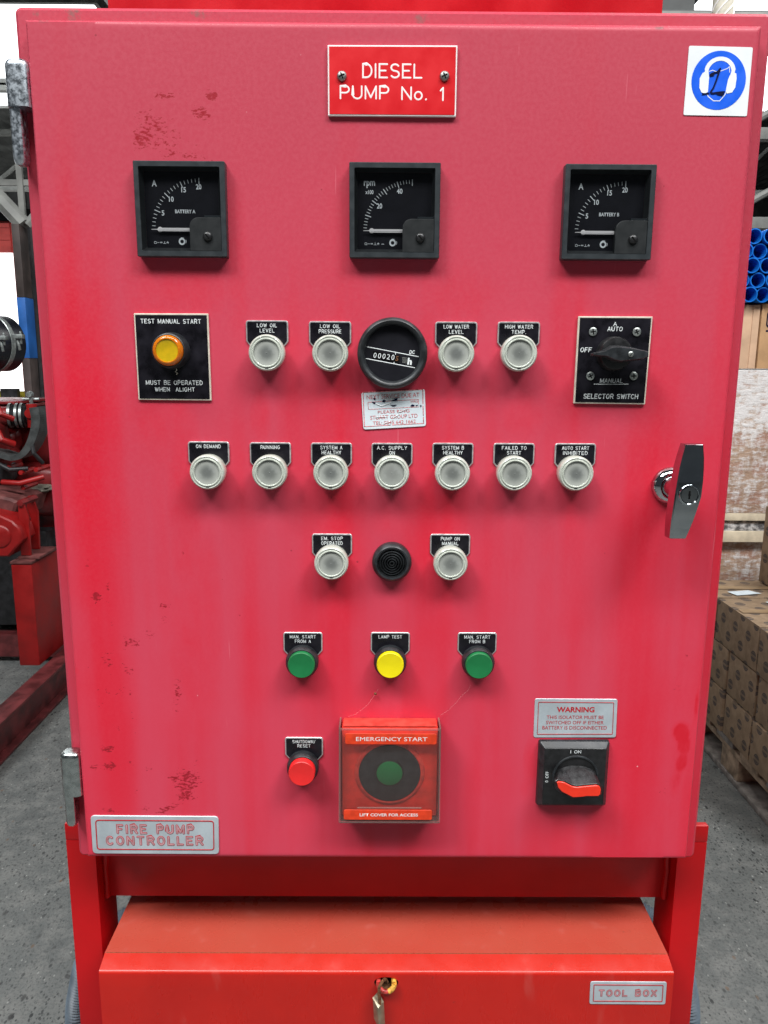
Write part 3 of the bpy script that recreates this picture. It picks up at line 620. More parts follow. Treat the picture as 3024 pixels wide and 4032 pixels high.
for px0, py0 in ((27, 1008), (55, 1018), (88, 1012), (12, 1075), (60, 1050)):
    x, z = at(px0, py0, 2.42); a = MB(); a.lathe(x, z, [(.0, 2.37), (.010, 2.372), (.011, 2.38), (.011, 2.5)], 6, 'eng_red2'); obj('bolt', a, E, (x, 2.38, z))
# pump casing with round recess (octagon), grey top plate
a = MB(); oc = [at(px, py, 2.2) for px, py in ((-60, 1203), (18, 1203), (48.5, 1166), (40, 1140), (26, 1126), (0, 1114), (-60, 1100))]; a.prism(oc, 2.2, 2.32, 'eng_red2', .006)
cx_, cz_ = at(-4, 1160, 2.19); obj('pump_casing', a, E, (cx_, 2.2, cz_))
a = MB(); a.lathe(cx_, cz_, [(.0, 2.194), (.042, 2.193), (.046, 2.196), (.049, 2.199)], 32, 'eng_red2'); obj('casing_cover', a, E, (cx_, 2.19, cz_))
a = MB(); q = [at(px, py, 2.3) for px, py in ((-60, 1125), (25, 1125), (37, 1085), (25, 1078), (-60, 1058))]; a.prism(q, 2.3, 2.6, 'eng_dust', .01); obj('coupling_guard', a, E, (q[1][0], 2.3, q[1][1]))
# pedestal and brackets
a = MB(); a.box(-1.53, -1.445, 2.2, 2.46, .15, .592, 'eng_red2'); ped = obj('pedestal', a, E, (-1.49, 2.3, .15), bev=.006)
a = MB(); a.box(-1.533, -1.442, 2.197, 2.47, .593, .604, 'eng_dust'); obj('top_plate', a, ped, (-1.49, 2.3, .6), bev=.003)
a = MB(); a.box(-1.515, -1.425, 2.235, 2.40, .605, .616, 'eng_dust'); obj('foot_plate', a, E, (-1.47, 2.3, .61), bev=.003)
for nm, yy, pts in (('mounting_bracket', 2.25, ((38, 1083), (48, 1083), (56, 1102), (61.5, 1118), (66.5, 1203), (45.6, 1203))), ('mounting_bracket', 2.36, ((59.5, 1072), (68.4, 1071), (81.3, 1106), (85, 1186), (66, 1186), (66, 1120), (57, 1095)))):
    q = [at(px, py, yy) for px, py in reversed(pts)]; q = [(x, max(z, .617)) for x, z in q]; a = MB(); a.prism(q, yy, yy+.012, 'eng_red2', .001, back=True); obj(nm, a, E, (q[0][0], yy, q[0][1]))
a = MB(); x, z = at(57, 1082, 2.3); a.tube([(x, 2.24, z), (x, 2.38, z)], .014, 6, 'eng_red'); obj('bolt', a, E, (x, 2.3, z))
# skid beam: an I section running away from the camera
def beam(x0, x1, y0, y1, z0, z1, name='skid_beam', par=E):
    m_ = MB(); xm = (x0+x1)/2; m_.box(x0, x1, y0, y1, z1-.012, z1, 'skid'); m_.box(x0, x1, y0, y1, z0, z0+.012, 'skid'); m_.box(xm-.006, xm+.006, y0+.001, y1-.001, z0+.012, z1-.012, 'skid')
    return obj(name, m_, par, (xm, y0, z0), bev=.002)
beam(-1.43, -1.355, -.4, 4.2, .002, .15); beam(-2.35, -2.27, -.4, 4.2, .002, .15)
for yy in (2.6, 3.3): a = MB(); a.box(-2.27, -1.43, yy, yy+.08, .03, .14, 'skid'); obj('cross_member', a, E, (-1.8, yy, .1), bev=.003)
a = MB(); a.box(-2.1, -1.55, 2.75, 3.6, .16, .30, 'skid'); obj('drip_tray', a, E, (-1.8, 3, .2), bev=.006)

# ================================================================== GOODS ON THE RIGHT
# near pallet, edge at x = 1.2
t = thing('pallet', 'weathered wooden pallet under the printed cartons at lower right', 'pallet', (1.7, 1.6, 0))
for k in range(5):
    y0 = 1.02+.18*k
    a = MB(); a.box(1.20, 2.2, y0, y0+.125, .122, .144, 'wood_grey' if k % 2 else 'wood'); obj('plank', a, t, (1.7, y0, .13), bev=.003)
a = MB(); a.box(1.206, 1.30, 1.02, 2.02, .100, .121, 'wood'); obj('stringer_board', a, t, (1.25, 1.5, .11), bev=.003)
a = MB(); a.box(1.9, 1.99, 1.02, 2.02, .100, .121, 'wood'); obj('stringer_board', a, t, (1.95, 1.5, .11), bev=.003)
for yy in (1.05, 1.525, 1.88):
    for xx in (1.21, 1.9): a = MB(); a.box(xx, xx+.09, yy, yy+.13, .02, .099, 'wood'); obj('block', a, t, (xx, yy, .05), bev=.003)
for xx in (1.205, 1.895): a = MB(); a.box(xx, xx+.10, 1.02, 2.02, .001, .019, 'wood_grey'); obj('base_board', a, t, (xx, 1.5, .01), bev=.002)
cn = 0
lev = ('bottom', 'third', 'second', 'top')
def carton(x0, x1, y0, y1, z0, z1, label, jit=.004):
    j = lambda: random.uniform(-jit, jit)
    a = MB(); c = [(x0+j(), y0+j()), (x1+j(), y0+j()), (x1+j(), y1+j()), (x0+j(), y1+j())]
    zt = [z1+random.uniform(-.003, .0) for _ in c]
    # body with a slightly bulged side and two lid flaps
    vs = [(x, y, z0) for x, y in c]+[(x, y, z) for (x, y), z in zip(c, zt)]
    a.add(vs, [(0, 1, 5, 4), (1, 2, 6, 5), (2, 3, 7, 6), (3, 0, 4, 7), (3, 2, 1, 0), (4, 5, 6, 7)], 'carton')
    o = tag(obj('carton', a, None, ((x0+x1)/2, (y0+y1)/2, z0), bev=.003), label, 'carton', 'printed brown cartons stacked on the pallet')
    b = MB(); ym = (y0+y1)/2; b.box(x0+.006, x1-.006, ym-.018, ym+.018, z1+.0006, z1+.0014, 'tape'); obj('packing_tape', b, o, ((x0+x1)/2, ym, z1), smooth=0)
    return o
random.seed(11)
zl = (.145, .297, .449, .602)
nm = ('nearest', 'near', 'middle', 'far')
for li in range(3):
    ys = ((1.10, 1.43), (1.436, 1.64), (1.646, 1.86)) if li < 2 else ((1.10, 1.443), (1.449, 1.76), (1.765, 2.0))
    for yi, (ya, yb) in enumerate(ys):
        carton(1.193+(.004 if (li+yi) % 2 else 0), 1.52, ya, yb-.004, zl[li]+.001, zl[li+1]-.001 if li < 2 else .602,
               f"brown carton with round dark prints, {('lowest', 'middle', 'upper')[li]} layer, {('nearest to the camera', 'second from the camera', 'farthest back')[yi]} along the pallet edge")
carton(1.44, 1.72, 1.70, 1.96, .606, .90, 'printed carton standing upright on top of the stack at far right')
for q, lab in ((((1.255, 1.82), (1.34, 1.84), (1.37, 1.80), (1.27, 1.775)), 'white paper sheet lying on the far end of the top carton'), (((1.335, 1.70), (1.44, 1.72), (1.45, 1.64), (1.36, 1.62)), 'pale blue white delivery note on the carton top at the right edge')):
    a = MB(); a.add([(x, y, .6046) for x, y in q]+[(x, y, .6052) for x, y in q], [(3, 2, 1, 0), (4, 5, 6, 7), (0, 1, 5, 4), (1, 2, 6, 5), (2, 3, 7, 6), (3, 0, 4, 7)], 'paper'); o = obj('paper_sheet', a, None, (*q[0], .605), smooth=0)
    if o.data.polygons[0].normal.z > 0: o.data.flip_normals()
    tag(o, lab, 'paper')
# far wrapped pallets
def rough_box(name, x0, x1, y0, y1, z0, z1, m, label=None, cat=None, amp=.006, par=None):
    bm = bmesh.new(); bmesh.ops.create_cube(bm, size=1); bmesh.ops.subdivide_edges(bm, edges=bm.edges, cuts=9, use_grid_fill=True); a = MB()
    for v in bm.verts:
        p = Vector(((x0+x1)/2+v.co.x*(x1-x0), (y0+y1)/2+v.co.y*(y1-y0), (z0+z1)/2+v.co.z*(z1-z0))); q = mnoise.noise_vector(p*9)*amp; q.z *= .2; v.co = p+q
    a.add([v.co[:] for v in bm.verts], [tuple(v.index for v in f.verts) for f in bm.faces], m); bm.free()
    o = obj(name, a, par, ((x0+x1)/2, (y0+y1)/2, z0), smooth=50)
    if label: tag(o, label, cat)
    return o
t = thing('pallet', 'pallet on the floor beneath the lower film wrapped load at right', 'pallet', (1.6, 2.3, 0))
for zz in (.002, .118): a = MB(); a.box(.95, 2.3, 2.25, 3.2, zz, zz+.02, 'wood'); obj('deck', a, t, (1.6, 2.3, zz), bev=.002)
for xx in (.96, 1.55, 2.15): a = MB(); a.box(xx, xx+.1, 2.26, 3.19, .023, .117, 'wood'); obj('block', a, t, (xx, 2.3, .07), bev=.002)
rough_box('wrapped_load', .95, 2.3, 2.24, 3.2, .142, .698, 'wrap', 'lower film wrapped load of brown cartons behind the printed cartons', 'wrapped load')
t = thing('pallet', 'new pale pine pallet between the two film wrapped loads at right', 'pallet', (1.6, 2.2, .7))
a = MB(); a.box(.95, 2.3, 2.2, 3.2, .702, .746, 'wood_new'); obj('lower_board', a, t, (1.6, 2.2, .72), bev=.002)
a = MB(); a.box(.95, 2.3, 2.2, 3.2, .792, .822, 'wood_new'); obj('upper_board', a, t, (1.6, 2.2, .8), bev=.002)
for xx in (.96, 1.56, 2.2): a = MB(); a.box(xx, xx+.09, 2.23, 3.18, .747, .791, 'wood'); obj('block', a, t, (xx, 2.3, .77), bev=.002)
a = MB(); a.box(.955, 2.295, 2.215, 2.222, .747, .791, 'wrap_dk'); obj('film_skirt', a, t, (1.6, 2.21, .77), smooth=0)
rough_box('wrapped_load', .95, 2.3, 2.2, 3.2, .824, 1.398, 'wrap', 'upper load of goods in whitish stretch film right of the door handle', 'wrapped load', .009)
xb = at(1694, 700, 2.2)[0]
a = MB(); a.box(1.05, 1.455, 2.2, 2.7, 1.402, 1.645, 'card_lt'); o = tag(obj('cardboard_box', a, None, (1.3, 2.4, 1.402), bev=.003), 'pale cardboard box beside the cabinet edge under the blue pipes', 'cardboard box')
b = MB(); b.box(1.43, 1.456, 2.197, 2.1995, 1.403, 1.644, 'card_lt'); obj('box_corner', b, o, (1.44, 2.198, 1.5), smooth=0)
a = MB(); a.box(1.463, 1.95, 2.195, 2.7, 1.402, 1.65, 'card'); o = tag(obj('cardboard_box', a, None, (1.7, 2.4, 1.402), bev=.003), 'brown cardboard box with a dark square print at the right edge', 'cardboard box')
b = MB(); x, z = 1.505, 1.592
b.ring(rr(x-.022, x+.04, z-.032, z+.03, .012), rr(x-.017, x+.035, z-.027, z+.025, .009), 2.1935, 2.1945, 'ink'); b.prism(circ(x+.010, z, .017, 20), 2.1935, 2.1945, 'ink'); b.box(x-.02, x+.03, 2.1935, 2.1945, z-.048, z-.042, 'ink'); obj('printed_mark', b, o, (x, 2.194, z), smooth=0)
rows = ((1.680, 1.448, 'bottom'), (1.733, 1.419, 'second'), (1.786, 1.447, 'middle'), (1.839, 1.419, 'fourth'), (1.892, 1.449, 'top'))
cl = {}
for z, x0, rn in rows:
    for k in range(-1, 4):
        x = x0+.058*k
        a = MB(); n = 28; R_, r_ = .0285, .0245
        a.ring(circ(x, z, R_, n), circ(x, z, r_, n), 2.16+random.uniform(-.01, .01), 3.1, 'pipe_blue')
        a.prism(circ(x, z, r_-.0003, n), 2.95, 3.05, 'pipe_in')
        pn = ('first', 'second', 'third', 'fourth', 'fifth')[k+1]
        tag(obj('blue_pipe', a, None, (x, 2.2, z)), f'blue plastic pipe, {pn} from the left in the {rn} row of the bundle', 'pipe', 'blue pipes stacked on the boxes')
# rack behind the pipes, woven roll at top right
t = thing('storage_rack', 'dim grey steel rack with diagonal braces behind the blue pipes', 'rack', (2.0, 3.6, 0))
for k, xx in enumerate((1.78, 2.6)): a = MB(); a.box(xx, xx+.06, 3.6, 3.66, 0, 3.2, 'truss'); obj('upright', a, t, (xx, 3.6, 0), bev=.003)
for zz in (2.16, 2.62, 3.05): a = MB(); a.box(1.84, 2.6, 3.6, 3.66, zz, zz+.06, 'truss'); obj('crossbar', a, t, (2.2, 3.6, zz), bev=.003)
for za, zb in ((2.2, 2.62), (2.62, 3.05)): a = MB(); a.tube([(1.84, 3.63, za), (2.6, 3.63, zb)], .02, 8, 'truss'); obj('brace', a, t, (1.9, 3.63, za))
a = MB(); xa, za = at(1541, 0, 3.2); xb2, _ = at(1585, 0, 3.2); xc = (xa+xb2)/2; r = (xb2-xa)/2
o = MB(); o.lathe(0, 0, [(r, 0), (r, 1.2)], 28, 'mesh_white'); o.v = [(xc+p[0], 3.2+p[2], za-.35+p[1]) for p in o.v]; o = tag(obj('woven_roll', o, None, (xc, 3.2, za-.35)), 'upright off white roll wrapped in woven mesh above the cabinet top', 'roll')
b = MB()
for k in range(22):
    pts = []
    for i in range(9): t_ = i/8; an = PI+PI*t_; pts.append((xc+(r+.001)*math.cos(an), 3.2+(r+.001)*math.sin(an), za-.55+.05*k+.16*t_))
    b.tube(pts, .004, 4, 'sign_white', False)
obj('mesh_cord', b, o, (xc, 3.2, za))
a = MB(); x0_, z0_ = at(1440, 28, 4.5); x1_, _ = at(1500, 28, 4.5); a.box(x0_-1.2, x1_, 4.5, 4.7, z0_-1.0, z0_+1.2, 'wall'); a.box(x0_-1.2, x1_+1.5, 4.4, 4.5, z0_-.15, z0_-.02, 'truss')
tag(obj('duct', a, None, (x0_, 4.5, z0_), bev=.01), 'grey sheet metal duct behind the red tank at top right', 'duct')
# red header tank behind the cabinet
t = thing('fuel_tank', 'deep red steel tank standing behind the top of the cabinet', 'tank', (0, .6, 0))
a = MB(); a.box(-.4065, .3905, .35, .80, 1.60, 2.35, 'tank_red'); obj('tank_shell', a, t, (0, .6, 1.6), bev=.004)
for sx in (-.38, .33):
    for sy in (.38, .74): a = MB(); a.box(sx, sx+.04, sy, sy+.04, 0, 1.60, 'frame_red'); obj('leg', a, t, (sx, sy, 0), bev=.002)

# ================================================================== STAND
S = thing('cabinet_stand', 'bright red welded steel stand of two posts and a crossbeam under the cabinet', 'stand', (0, .1, 0))
for s in (-1, 1):
    x0, x1 = sorted((s*.3925, s*.4315)); a = MB(); a.box(x0, x1, .06, .125, 0, .7845, 'frame_red'); obj('post', a, S, (s*.41, .09, 0), bev=.002)
    x0, x1 = sorted((s*.4005, s*.4315)); a = MB(); a.box(x0, x1, .06, .070, .7845, .8085, 'frame_red'); obj('post_tab', a, S, (s*.416, .065, .79), bev=.0015)
    a = MB(); random.seed(s+5)
    pts = [(s*(.3905-.002*random.random()), .0840, .681+.103*i/9) for i in range(10)]; a.tube(pts, [.0035+.002*random.random() for _ in pts], 8, 'frame_red'); obj('weld_bead', a, S, (s*.391, .06, .74))
    x0, x1 = sorted((s*.3925, s*.4315)); a = MB(); a.box(x0-.03, x1+.03, .03, .155, 0.001, .012, 'frame_red'); obj('foot_plate', a, S, (s*.41, .09, 0), bev=.002)
a = MB(); a.box(-.392, .392, .085, .094, .681, .7845, 'frame_red'); a.box(-.392, .392, .0941, .14, .776, .7845, 'frame_red'); a.box(-.392, .392, .0941, .14, .681, .689, 'frame_red'); obj('crossbeam', a, S, (0, .1, .74), bev=.0015)
# ================================================================== TOOL BOX
T = thing('tool_box', 'red steel tool box with a sloped front edge beneath the cabinet', 'tool box', (0, .1, .2))
XL, ZF, YF = .3668, .6540, -.02
def front_sheet(mb, outer, hole, yf, m):
    bm = bmesh.new(); ed = []
    for lp in (outer, hole):
        vv = [bm.verts.new((x, yf, z)) for x, z in lp]; ed += [bm.edges.new((vv[i], vv[(i+1) % len(vv)])) for i in range(len(vv))]
    r_ = bmesh.ops.triangle_fill(bm, use_beauty=True, use_dissolve=False, edges=ed); bm.verts.index_update()
    for f in bm.faces:
        if f.normal.y > 0: f.normal_flip()
    mb.add([v.co[:] for v in bm.verts], [tuple(v.index for v in f.verts) for f in bm.faces], m); bm.free()
hx0, hz0 = at(1400/1.8228+470*.0827, 3750/1.8228+830*.0827, YF)
hcx, hcz = -.0008, .6385
hole = [(hcx+.0155*math.cos(a_), hcz+.010*math.sin(a_)*(1.0 if math.sin(a_) < 0 else .75)) for a_ in [-2*PI*i/24 for i in range(24)]]
a = MB(); r0 = .0050
# profile (y,z) of the lid edge: front face, rolled corner, sloped strip, fold
prof = [(YF, .10), (YF, ZF-.0285)]
a.box(-XL, XL, YF, YF+.002, .10, ZF-.0285, 'tool_red')
front_sheet(a, [(-XL, ZF-.0285), (XL, ZF-.0285), (XL, ZF-.005), (-XL, ZF-.005)], hole, YF, 'tool_red')
a.prism(hole[::-1], YF+.012, YF+.014, 'blackest')
for i in range(24): pass
n_ = len(hole); a.add([(x, YF, z) for x, z in hole]+[(x, YF+.0121, z) for x, z in hole], [(i, (i+1) % n_, n_+(i+1) % n_, n_+i) for i in range(n_)], 'rust')
cr = [(YF+r0*(1-math.cos(t_)), ZF-.005+r0*math.sin(t_)) for t_ in [i*PI/2*.75/5 for i in range(6)]]
cr += [(.0025, .6595), (.0045, .6600), (.34, .6600)]
for xx in (0,):
    vs = [(-XL, y, z) for y, z in cr]+[(XL, y, z) for y, z in cr]; n = len(cr)
    a.add(vs, [(i, i+n, i+1+n, i+1) for i in range(n-1)], 'tool_red')
for s in (-1, 1):
    vs = [(s*XL, y, z) for y, z in cr]+[(s*XL, .34, .10), (s*XL, YF, .10)]; a.add(vs, [tuple(range(len(vs)))[::(-1 if s < 0 else 1)]], 'tool_red')
a.box(-XL+.001, XL-.001, .338, .34, .10, .655, 'tool_red')
bx = obj('box_shell', a, T, (0, .1, .2), smooth=50, weld=True)
a = MB(); a.box(-XL+.002, XL-.002, .0040, .0047, .65985, .66008, 'rust'); obj('lid_seam', a, bx, (0, .004, .66), smooth=0)
q = [at(*p, YF-.0006) for p in ((1275.5, 2120), (1440.5, 2121), (1437, 2169.5), (1273, 2168.5))]
a = MB(); a.prism(rrq(q, .003), YF-.0010, YF-.0001, 'alu', .0003); st = obj('tool_box_label', a, T, (q[0][0], YF, q[0][1]), 'silver plate reading TOOL BOX in outlined letters')
def shrinkq(q, d): # q clockwise from top left
    return [(q[0][0]+d, q[0][1]-d), (q[1][0]-d, q[1][1]-d), (q[2][0]-d, q[2][1]+d), (q[3][0]+d, q[3][1]+d)]
def frame_line(par, q, d, w, y, m, r=.003):
    a = MB(); A = rrq(shrinkq(q, d), r); B = rrq(shrinkq(q, d+w), max(.0005, r-w)); a.ring(A, B, y, y+.0004, m); return obj('border_line', a, par, (q[0][0], y, q[0][1]), smooth=0)
frame_line(st, q, .0042, .0009, YF-.0014, 'print_red', .0012)
x0, x1 = q[0][0]+.011, q[1][0]-.0115; zm = (q[0][1]+q[2][1])/2
outlined(st, 'TOOL BOX', x0, x1, zm-.0054, zm+.0054, YF-.0012)
# painted hasp loop in the slot, rust block, padlock
a = MB(); pts = []
for i in range(13): t_ = PI+PI*i/12; pts.append((hcx+.010*math.cos(t_), YF-.004-.004*math.sin(i/12*PI), .6400+.0080*math.sin(t_)))
a.tube(pts[:8], .0030, 10, 'oldred'); a.tube(pts[7:], .0034, 10, 'oldyellow'); a.tube([(hcx-.0095, YF+.008, .6405), pts[0]], .003, 10, 'oldred'); a.tube([(hcx+.0098, YF+.008, .6415), pts[-1]], .0034, 10, 'oldyellow')
obj('hasp_loop', a, T, (hcx, YF-.005, .648))
a = MB(); a.box(-.006, .0055, YF-.003, YF-.0002, .6235, .6285, 'rust'); obj('rusty_catch', a, T, (0, YF, .637), bev=.001)
P = thing('padlock', 'small brass padlock hanging from the tool box hasp by its rusty shackle', 'padlock', (-.009, -.034, .60))
a = MB(); sp = [(-.0015, -.019, .6420), (-.0035, -.027, .6490), (-.0068, -.0322, .6490), (-.0098, -.034, .6440), (-.0100, -.034, .6340), (-.0085, -.034, .6195)]
a.tube(sp, .0020, 10, 'rust'); a.tube([(-.0015, -.019, .6420), (.0005, -.017, .636)], .002, 10, 'rust'); obj('shackle', a, P, (-.009, -.033, .64))
a = MB(); vb = [(-.0182, -.030, .6254), (-.0108, -.040, .6185), (-.0035, -.031, .6204), (-.0110, -.021, .6262)]
low = [(x+.0018, y, z-.0345+(.004 if i == 0 else 0)) for i, (x, y, z) in enumerate(vb)]
a.add(vb+low, [(0, 1, 2, 3)[::-1] if False else (3, 2, 1, 0), (0, 1, 5, 4), (1, 2, 6, 5), (2, 3, 7, 6), (3, 0, 4, 7), (4, 5, 6, 7)], 'brass'); o = obj('lock_body', a, P, (-.011, -.031, .60), bev=.0008)
bm = bmesh.new(); bm.from_mesh(o.data); bmesh.ops.recalc_face_normals(bm, faces=bm.faces); bm.to_mesh(o.data); bm.free()
# conduits behind the posts
def conduit(name, pts, r, m, label, seg=160):
    P_ = [Vector(p) for p in pts]; out = []; rad = []; n = seg
    for i in range(n+1):
        t_ = i/n*(len(P_)-1); k = min(int(t_), len(P_)-2); f = t_-k
        p0, p1, p2, p3 = P_[max(k-1, 0)], P_[k], P_[k+1], P_[min(k+2, len(P_)-1)]
        out.append(.5*((2*p1)+(p2-p0)*f+(2*p0-5*p1+4*p2-p3)*f*f+(3*p1-p0-3*p2+p3)*f**3)); rad.append(r*(1.0 if i % 2 else .86))
    a = MB(); a.tube(out, rad, 18, m); return tag(obj(name, a, None, pts[0], smooth=25), label, 'hose', 'corrugated hoses behind the stand')
cl0 = at(157, 2212, .22); cl1 = at(168, 2095, .22)
conduit('flexible_conduit', [(-.30, .26, .50), (-.40, .24, .53), (-.472, .22, .48), (-.498, .22, .41), (-.509, .22, .33), (-.505, .22, .18), (-.48, .24, .03)], .019, 'hose', 'grey corrugated conduit curving out past the left post', 170)
conduit('flexible_conduit', [(.30, .26, .52), (.40, .24, .54), (.462, .22, .50), (.492, .22, .42), (.505, .22, .33), (.50, .22, .18), (.48, .24, .03)], .019, 'hose', 'grey corrugated conduit curving out past the right post', 170)
conduit('black_hose', [(-.37, .20, .80), (-.36, .22, .70), (-.37, .24, .58), (-.30, .26, .42)], .042, 'hose_blk', 'black corrugated hose in the gap left of the tool box', 110)
conduit('black_hose', [(.385, .20, .80), (.375, .22, .70), (.36, .24, .58), (.30, .26, .42)], .030, 'hose_blk', 'black corrugated hose in the gap right of the tool box', 110)

# ================================================================== CONTROL CABINET
K = thing('control_cabinet', 'large faded red fire pump control cabinet with meters, lamps and switches', 'control cabinet', (0, .14, .786))
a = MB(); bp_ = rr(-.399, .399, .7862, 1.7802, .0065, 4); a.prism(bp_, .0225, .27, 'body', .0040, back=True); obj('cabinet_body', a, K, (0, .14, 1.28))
# door skin as a fine grid carrying wear attributes
W2, Z0, Z1 = .38, .80, 1.760
def edge_profile(lo, hi, step):
    e = [(0, .0215), (0, .008), (.0003, .0045), (.0013, .0022), (.0030, .0008), (.0052, .0001), (.0075, 0)]
    n = int((hi-lo-.015)/step); mid = [(lo+.0075+(hi-lo-.015)*i/n, 0) for i in range(1, n)]
    return [(lo+a_, d) for a_, d in e]+mid+[(hi-a_, d) for a_, d in reversed(e)]
EX = edge_profile(-W2, W2, .0032); EZ = edge_profile(Z0, Z1, .0032)
nx, nz = len(EX), len(EZ); vs = []
for z, dz in EZ:
    for x, dx in EX:
        w = .0012*mnoise.noise(Vector((x*4, z*3.2, 3)))+.0004*mnoise.noise(Vector((x*11, z*9, 8)))
        vs.append((x, max(dx, dz)+(w if max(dx, dz) < .0005 else 0)+.0006, z))
fs = [(j*nx+i, j*nx+i+1, (j+1)*nx+i+1, (j+1)*nx+i) for j in range(nz-1) for i in range(nx-1)]
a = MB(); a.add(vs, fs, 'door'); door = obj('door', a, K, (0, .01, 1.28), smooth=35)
A3 = np.array(vs); px_, pz_ = A3[:, 0], A3[:, 2]
def blob(lst, pw=1.0):
    out = np.zeros(len(A3))
    for (x, y, rx, rz, s, *rot) in lst:
        X, Z = at(x, y, 0); rx_, rz_ = rx*.00053, rz*.00056; dx, dz = px_-X, pz_-Z
        if rot: c, sn = math.cos(rot[0]), math.sin(rot[0]); dx, dz = dx*c+dz*sn, -dx*sn+dz*c
        d = np.sqrt((dx/rx_)**2+(dz/rz_)**2); out = np.maximum(out, s*np.clip(1.35-d, 0, 1)**.8)
    return np.clip(out, 0, 1)
chip = blob([(320, 280, 45, 45, 1.0), (300, 245, 30, 12, .7), (350, 300, 60, 30, .75), (355, 208, 34, 9, .85), (434, 243, 24, 14, 1.3, -.4), (457, 205, 16, 12, 1.1), (400, 335, 70, 8, .8), (340, 255, 60, 30, .5), (450, 262, 8, 8, .8), (395, 300, 60, 25, .4),
  (185, 1215, 12, 12, .9), (208, 1290, 14, 16, 1.0), (232, 1268, 7, 14, 1.0), (232, 1300, 14, 10, .6), (240, 1350, 14, 8, .8), (290, 1388, 16, 14, 1.1), (320, 1372, 16, 16, .8), (358, 1310, 16, 8, 1.0), (355, 1340, 12, 20, .7), (270, 1385, 7, 26, .7),
  (230, 1420, 20, 24, .85), (275, 1452, 18, 12, .7), (383, 1487, 12, 22, 1.1), (385, 1470, 12, 6, 1.0), (378, 1525, 10, 20, .7), (232, 1618, 20, 9, 1.25), (235, 1655, 20, 13, 1.35), (203, 1658, 12, 10, 1.1), (196, 1636, 7, 7, .8),
  (400, 1690, 36, 42, 1.0, .5), (420, 1670, 14, 30, .9), (408, 1720, 36, 20, .95), (370, 1745, 40, 9, 1.0, .3), (225, 1752, 34, 10, .8), (290, 1715, 14, 7, .9, .5), (285, 1648, 18, 9, .7), (325, 1662, 20, 9, .6), (310, 1745, 20, 14, .5),
  (395, 1195, 4, 7, 1.2), (660, 300, 3, 3, .6), (520, 1320, 8, 14, .4), (1398, 1340, 4, 4, .9), (1500, 1320, 6, 6, .4), (1412, 1505, 4, 4, .7), (700, 1180, 3, 4, .9), (1050, 800, 3, 3, .8), (1230, 1120, 4, 3, .8), (1330, 640, 3, 3, .7), (900, 1440, 3, 4, .8), (560, 1560, 4, 3, .8), (1090, 430, 3, 3, .7), (480, 1250, 3, 5, .8), (190, 300, 4, 5, .8), (150, 900, 5, 9, .7), (1180, 1700, 4, 3, .8), (1380, 1820, 18, 5, .6), (1440, 1700, 20, 30, .35), (860, 1830, 30, 4, .5), (1600, 300, 3, 60, .5), (1560, 900, 3, 50, .5), (100, 500, 3, 60, .5), (560, 300, 30, 30, .28), (260, 1500, 90, 120, .30), (1470, 1450, 30, 60, .3)])
rub = blob([(1474, 1585, 26, 30, 1.3), (1478, 1610, 24, 34, 1.25), (1474, 1645, 20, 42, 1.1, -.15), (1462, 1690, 20, 60, .8, -.15), (1450, 1750, 18, 70, .5, -.1), (1506, 1520, 8, 70, .9), (1500, 1570, 10, 70, .8), (1440, 1800, 18, 50, .3), (1150, 1660, 22, 70, .75), (1140, 1700, 20, 30, .5), (1310, 1715, 22, 34, .6),
  (222, 1180, 26, 380, .22), (215, 1000, 18, 180, .2), (165, 1450, 8, 14, .8), (240, 1600, 60, 220, .40), (240, 1750, 55, 90, .35), (330, 900, 60, 120, .45), (395, 1050, 40, 250, .5), (452, 1330, 30, 200, .45), (420, 1450, 60, 260, .5), (395, 620, 90, 60, .50), (330, 640, 60, 120, .4),
  (510, 560, 26, 160, .35), (850, 600, 50, 60, .35), (990, 640, 90, 70, .3), (1310, 590, 90, 20, .3), (1130, 900, 60, 60, .3), (700, 1300, 30, 160, .4), (846, 1120, 100, 50, .3), (990, 1300, 36, 170, .3), (1180, 1300, 30, 300, .25), (760, 600, 12, 200, .3), (1095, 1260, 12, 120, .3), (560, 900, 24, 60, .4), (712, 880, 24, 60, .4), (1440, 1130, 12, 200, .25), (845, 1530, 90, 18, .3)])
# run-down streaks below every fitting
rub = np.clip(rub, 0, 1)
dirt = blob([(1425, 58, 12, 5, .9), (92, 42, 12, 6, .8), (850, 1545, 110, 6, .35), (300, 1850, 80, 3, .3)])
for nme, arr in (('chip', chip), ('rub', rub), ('dirt', dirt)):
    at_ = door.data.attributes.new(nme, 'FLOAT', 'POINT'); at_.data.foreach_set('value', arr.astype(np.float32))
a = MB(); a.box(-.372, .372, .0085, .0216, .806, 1.754, 'body'); obj('door_pan', a, K, (0, .015, 1.28), smooth=0)
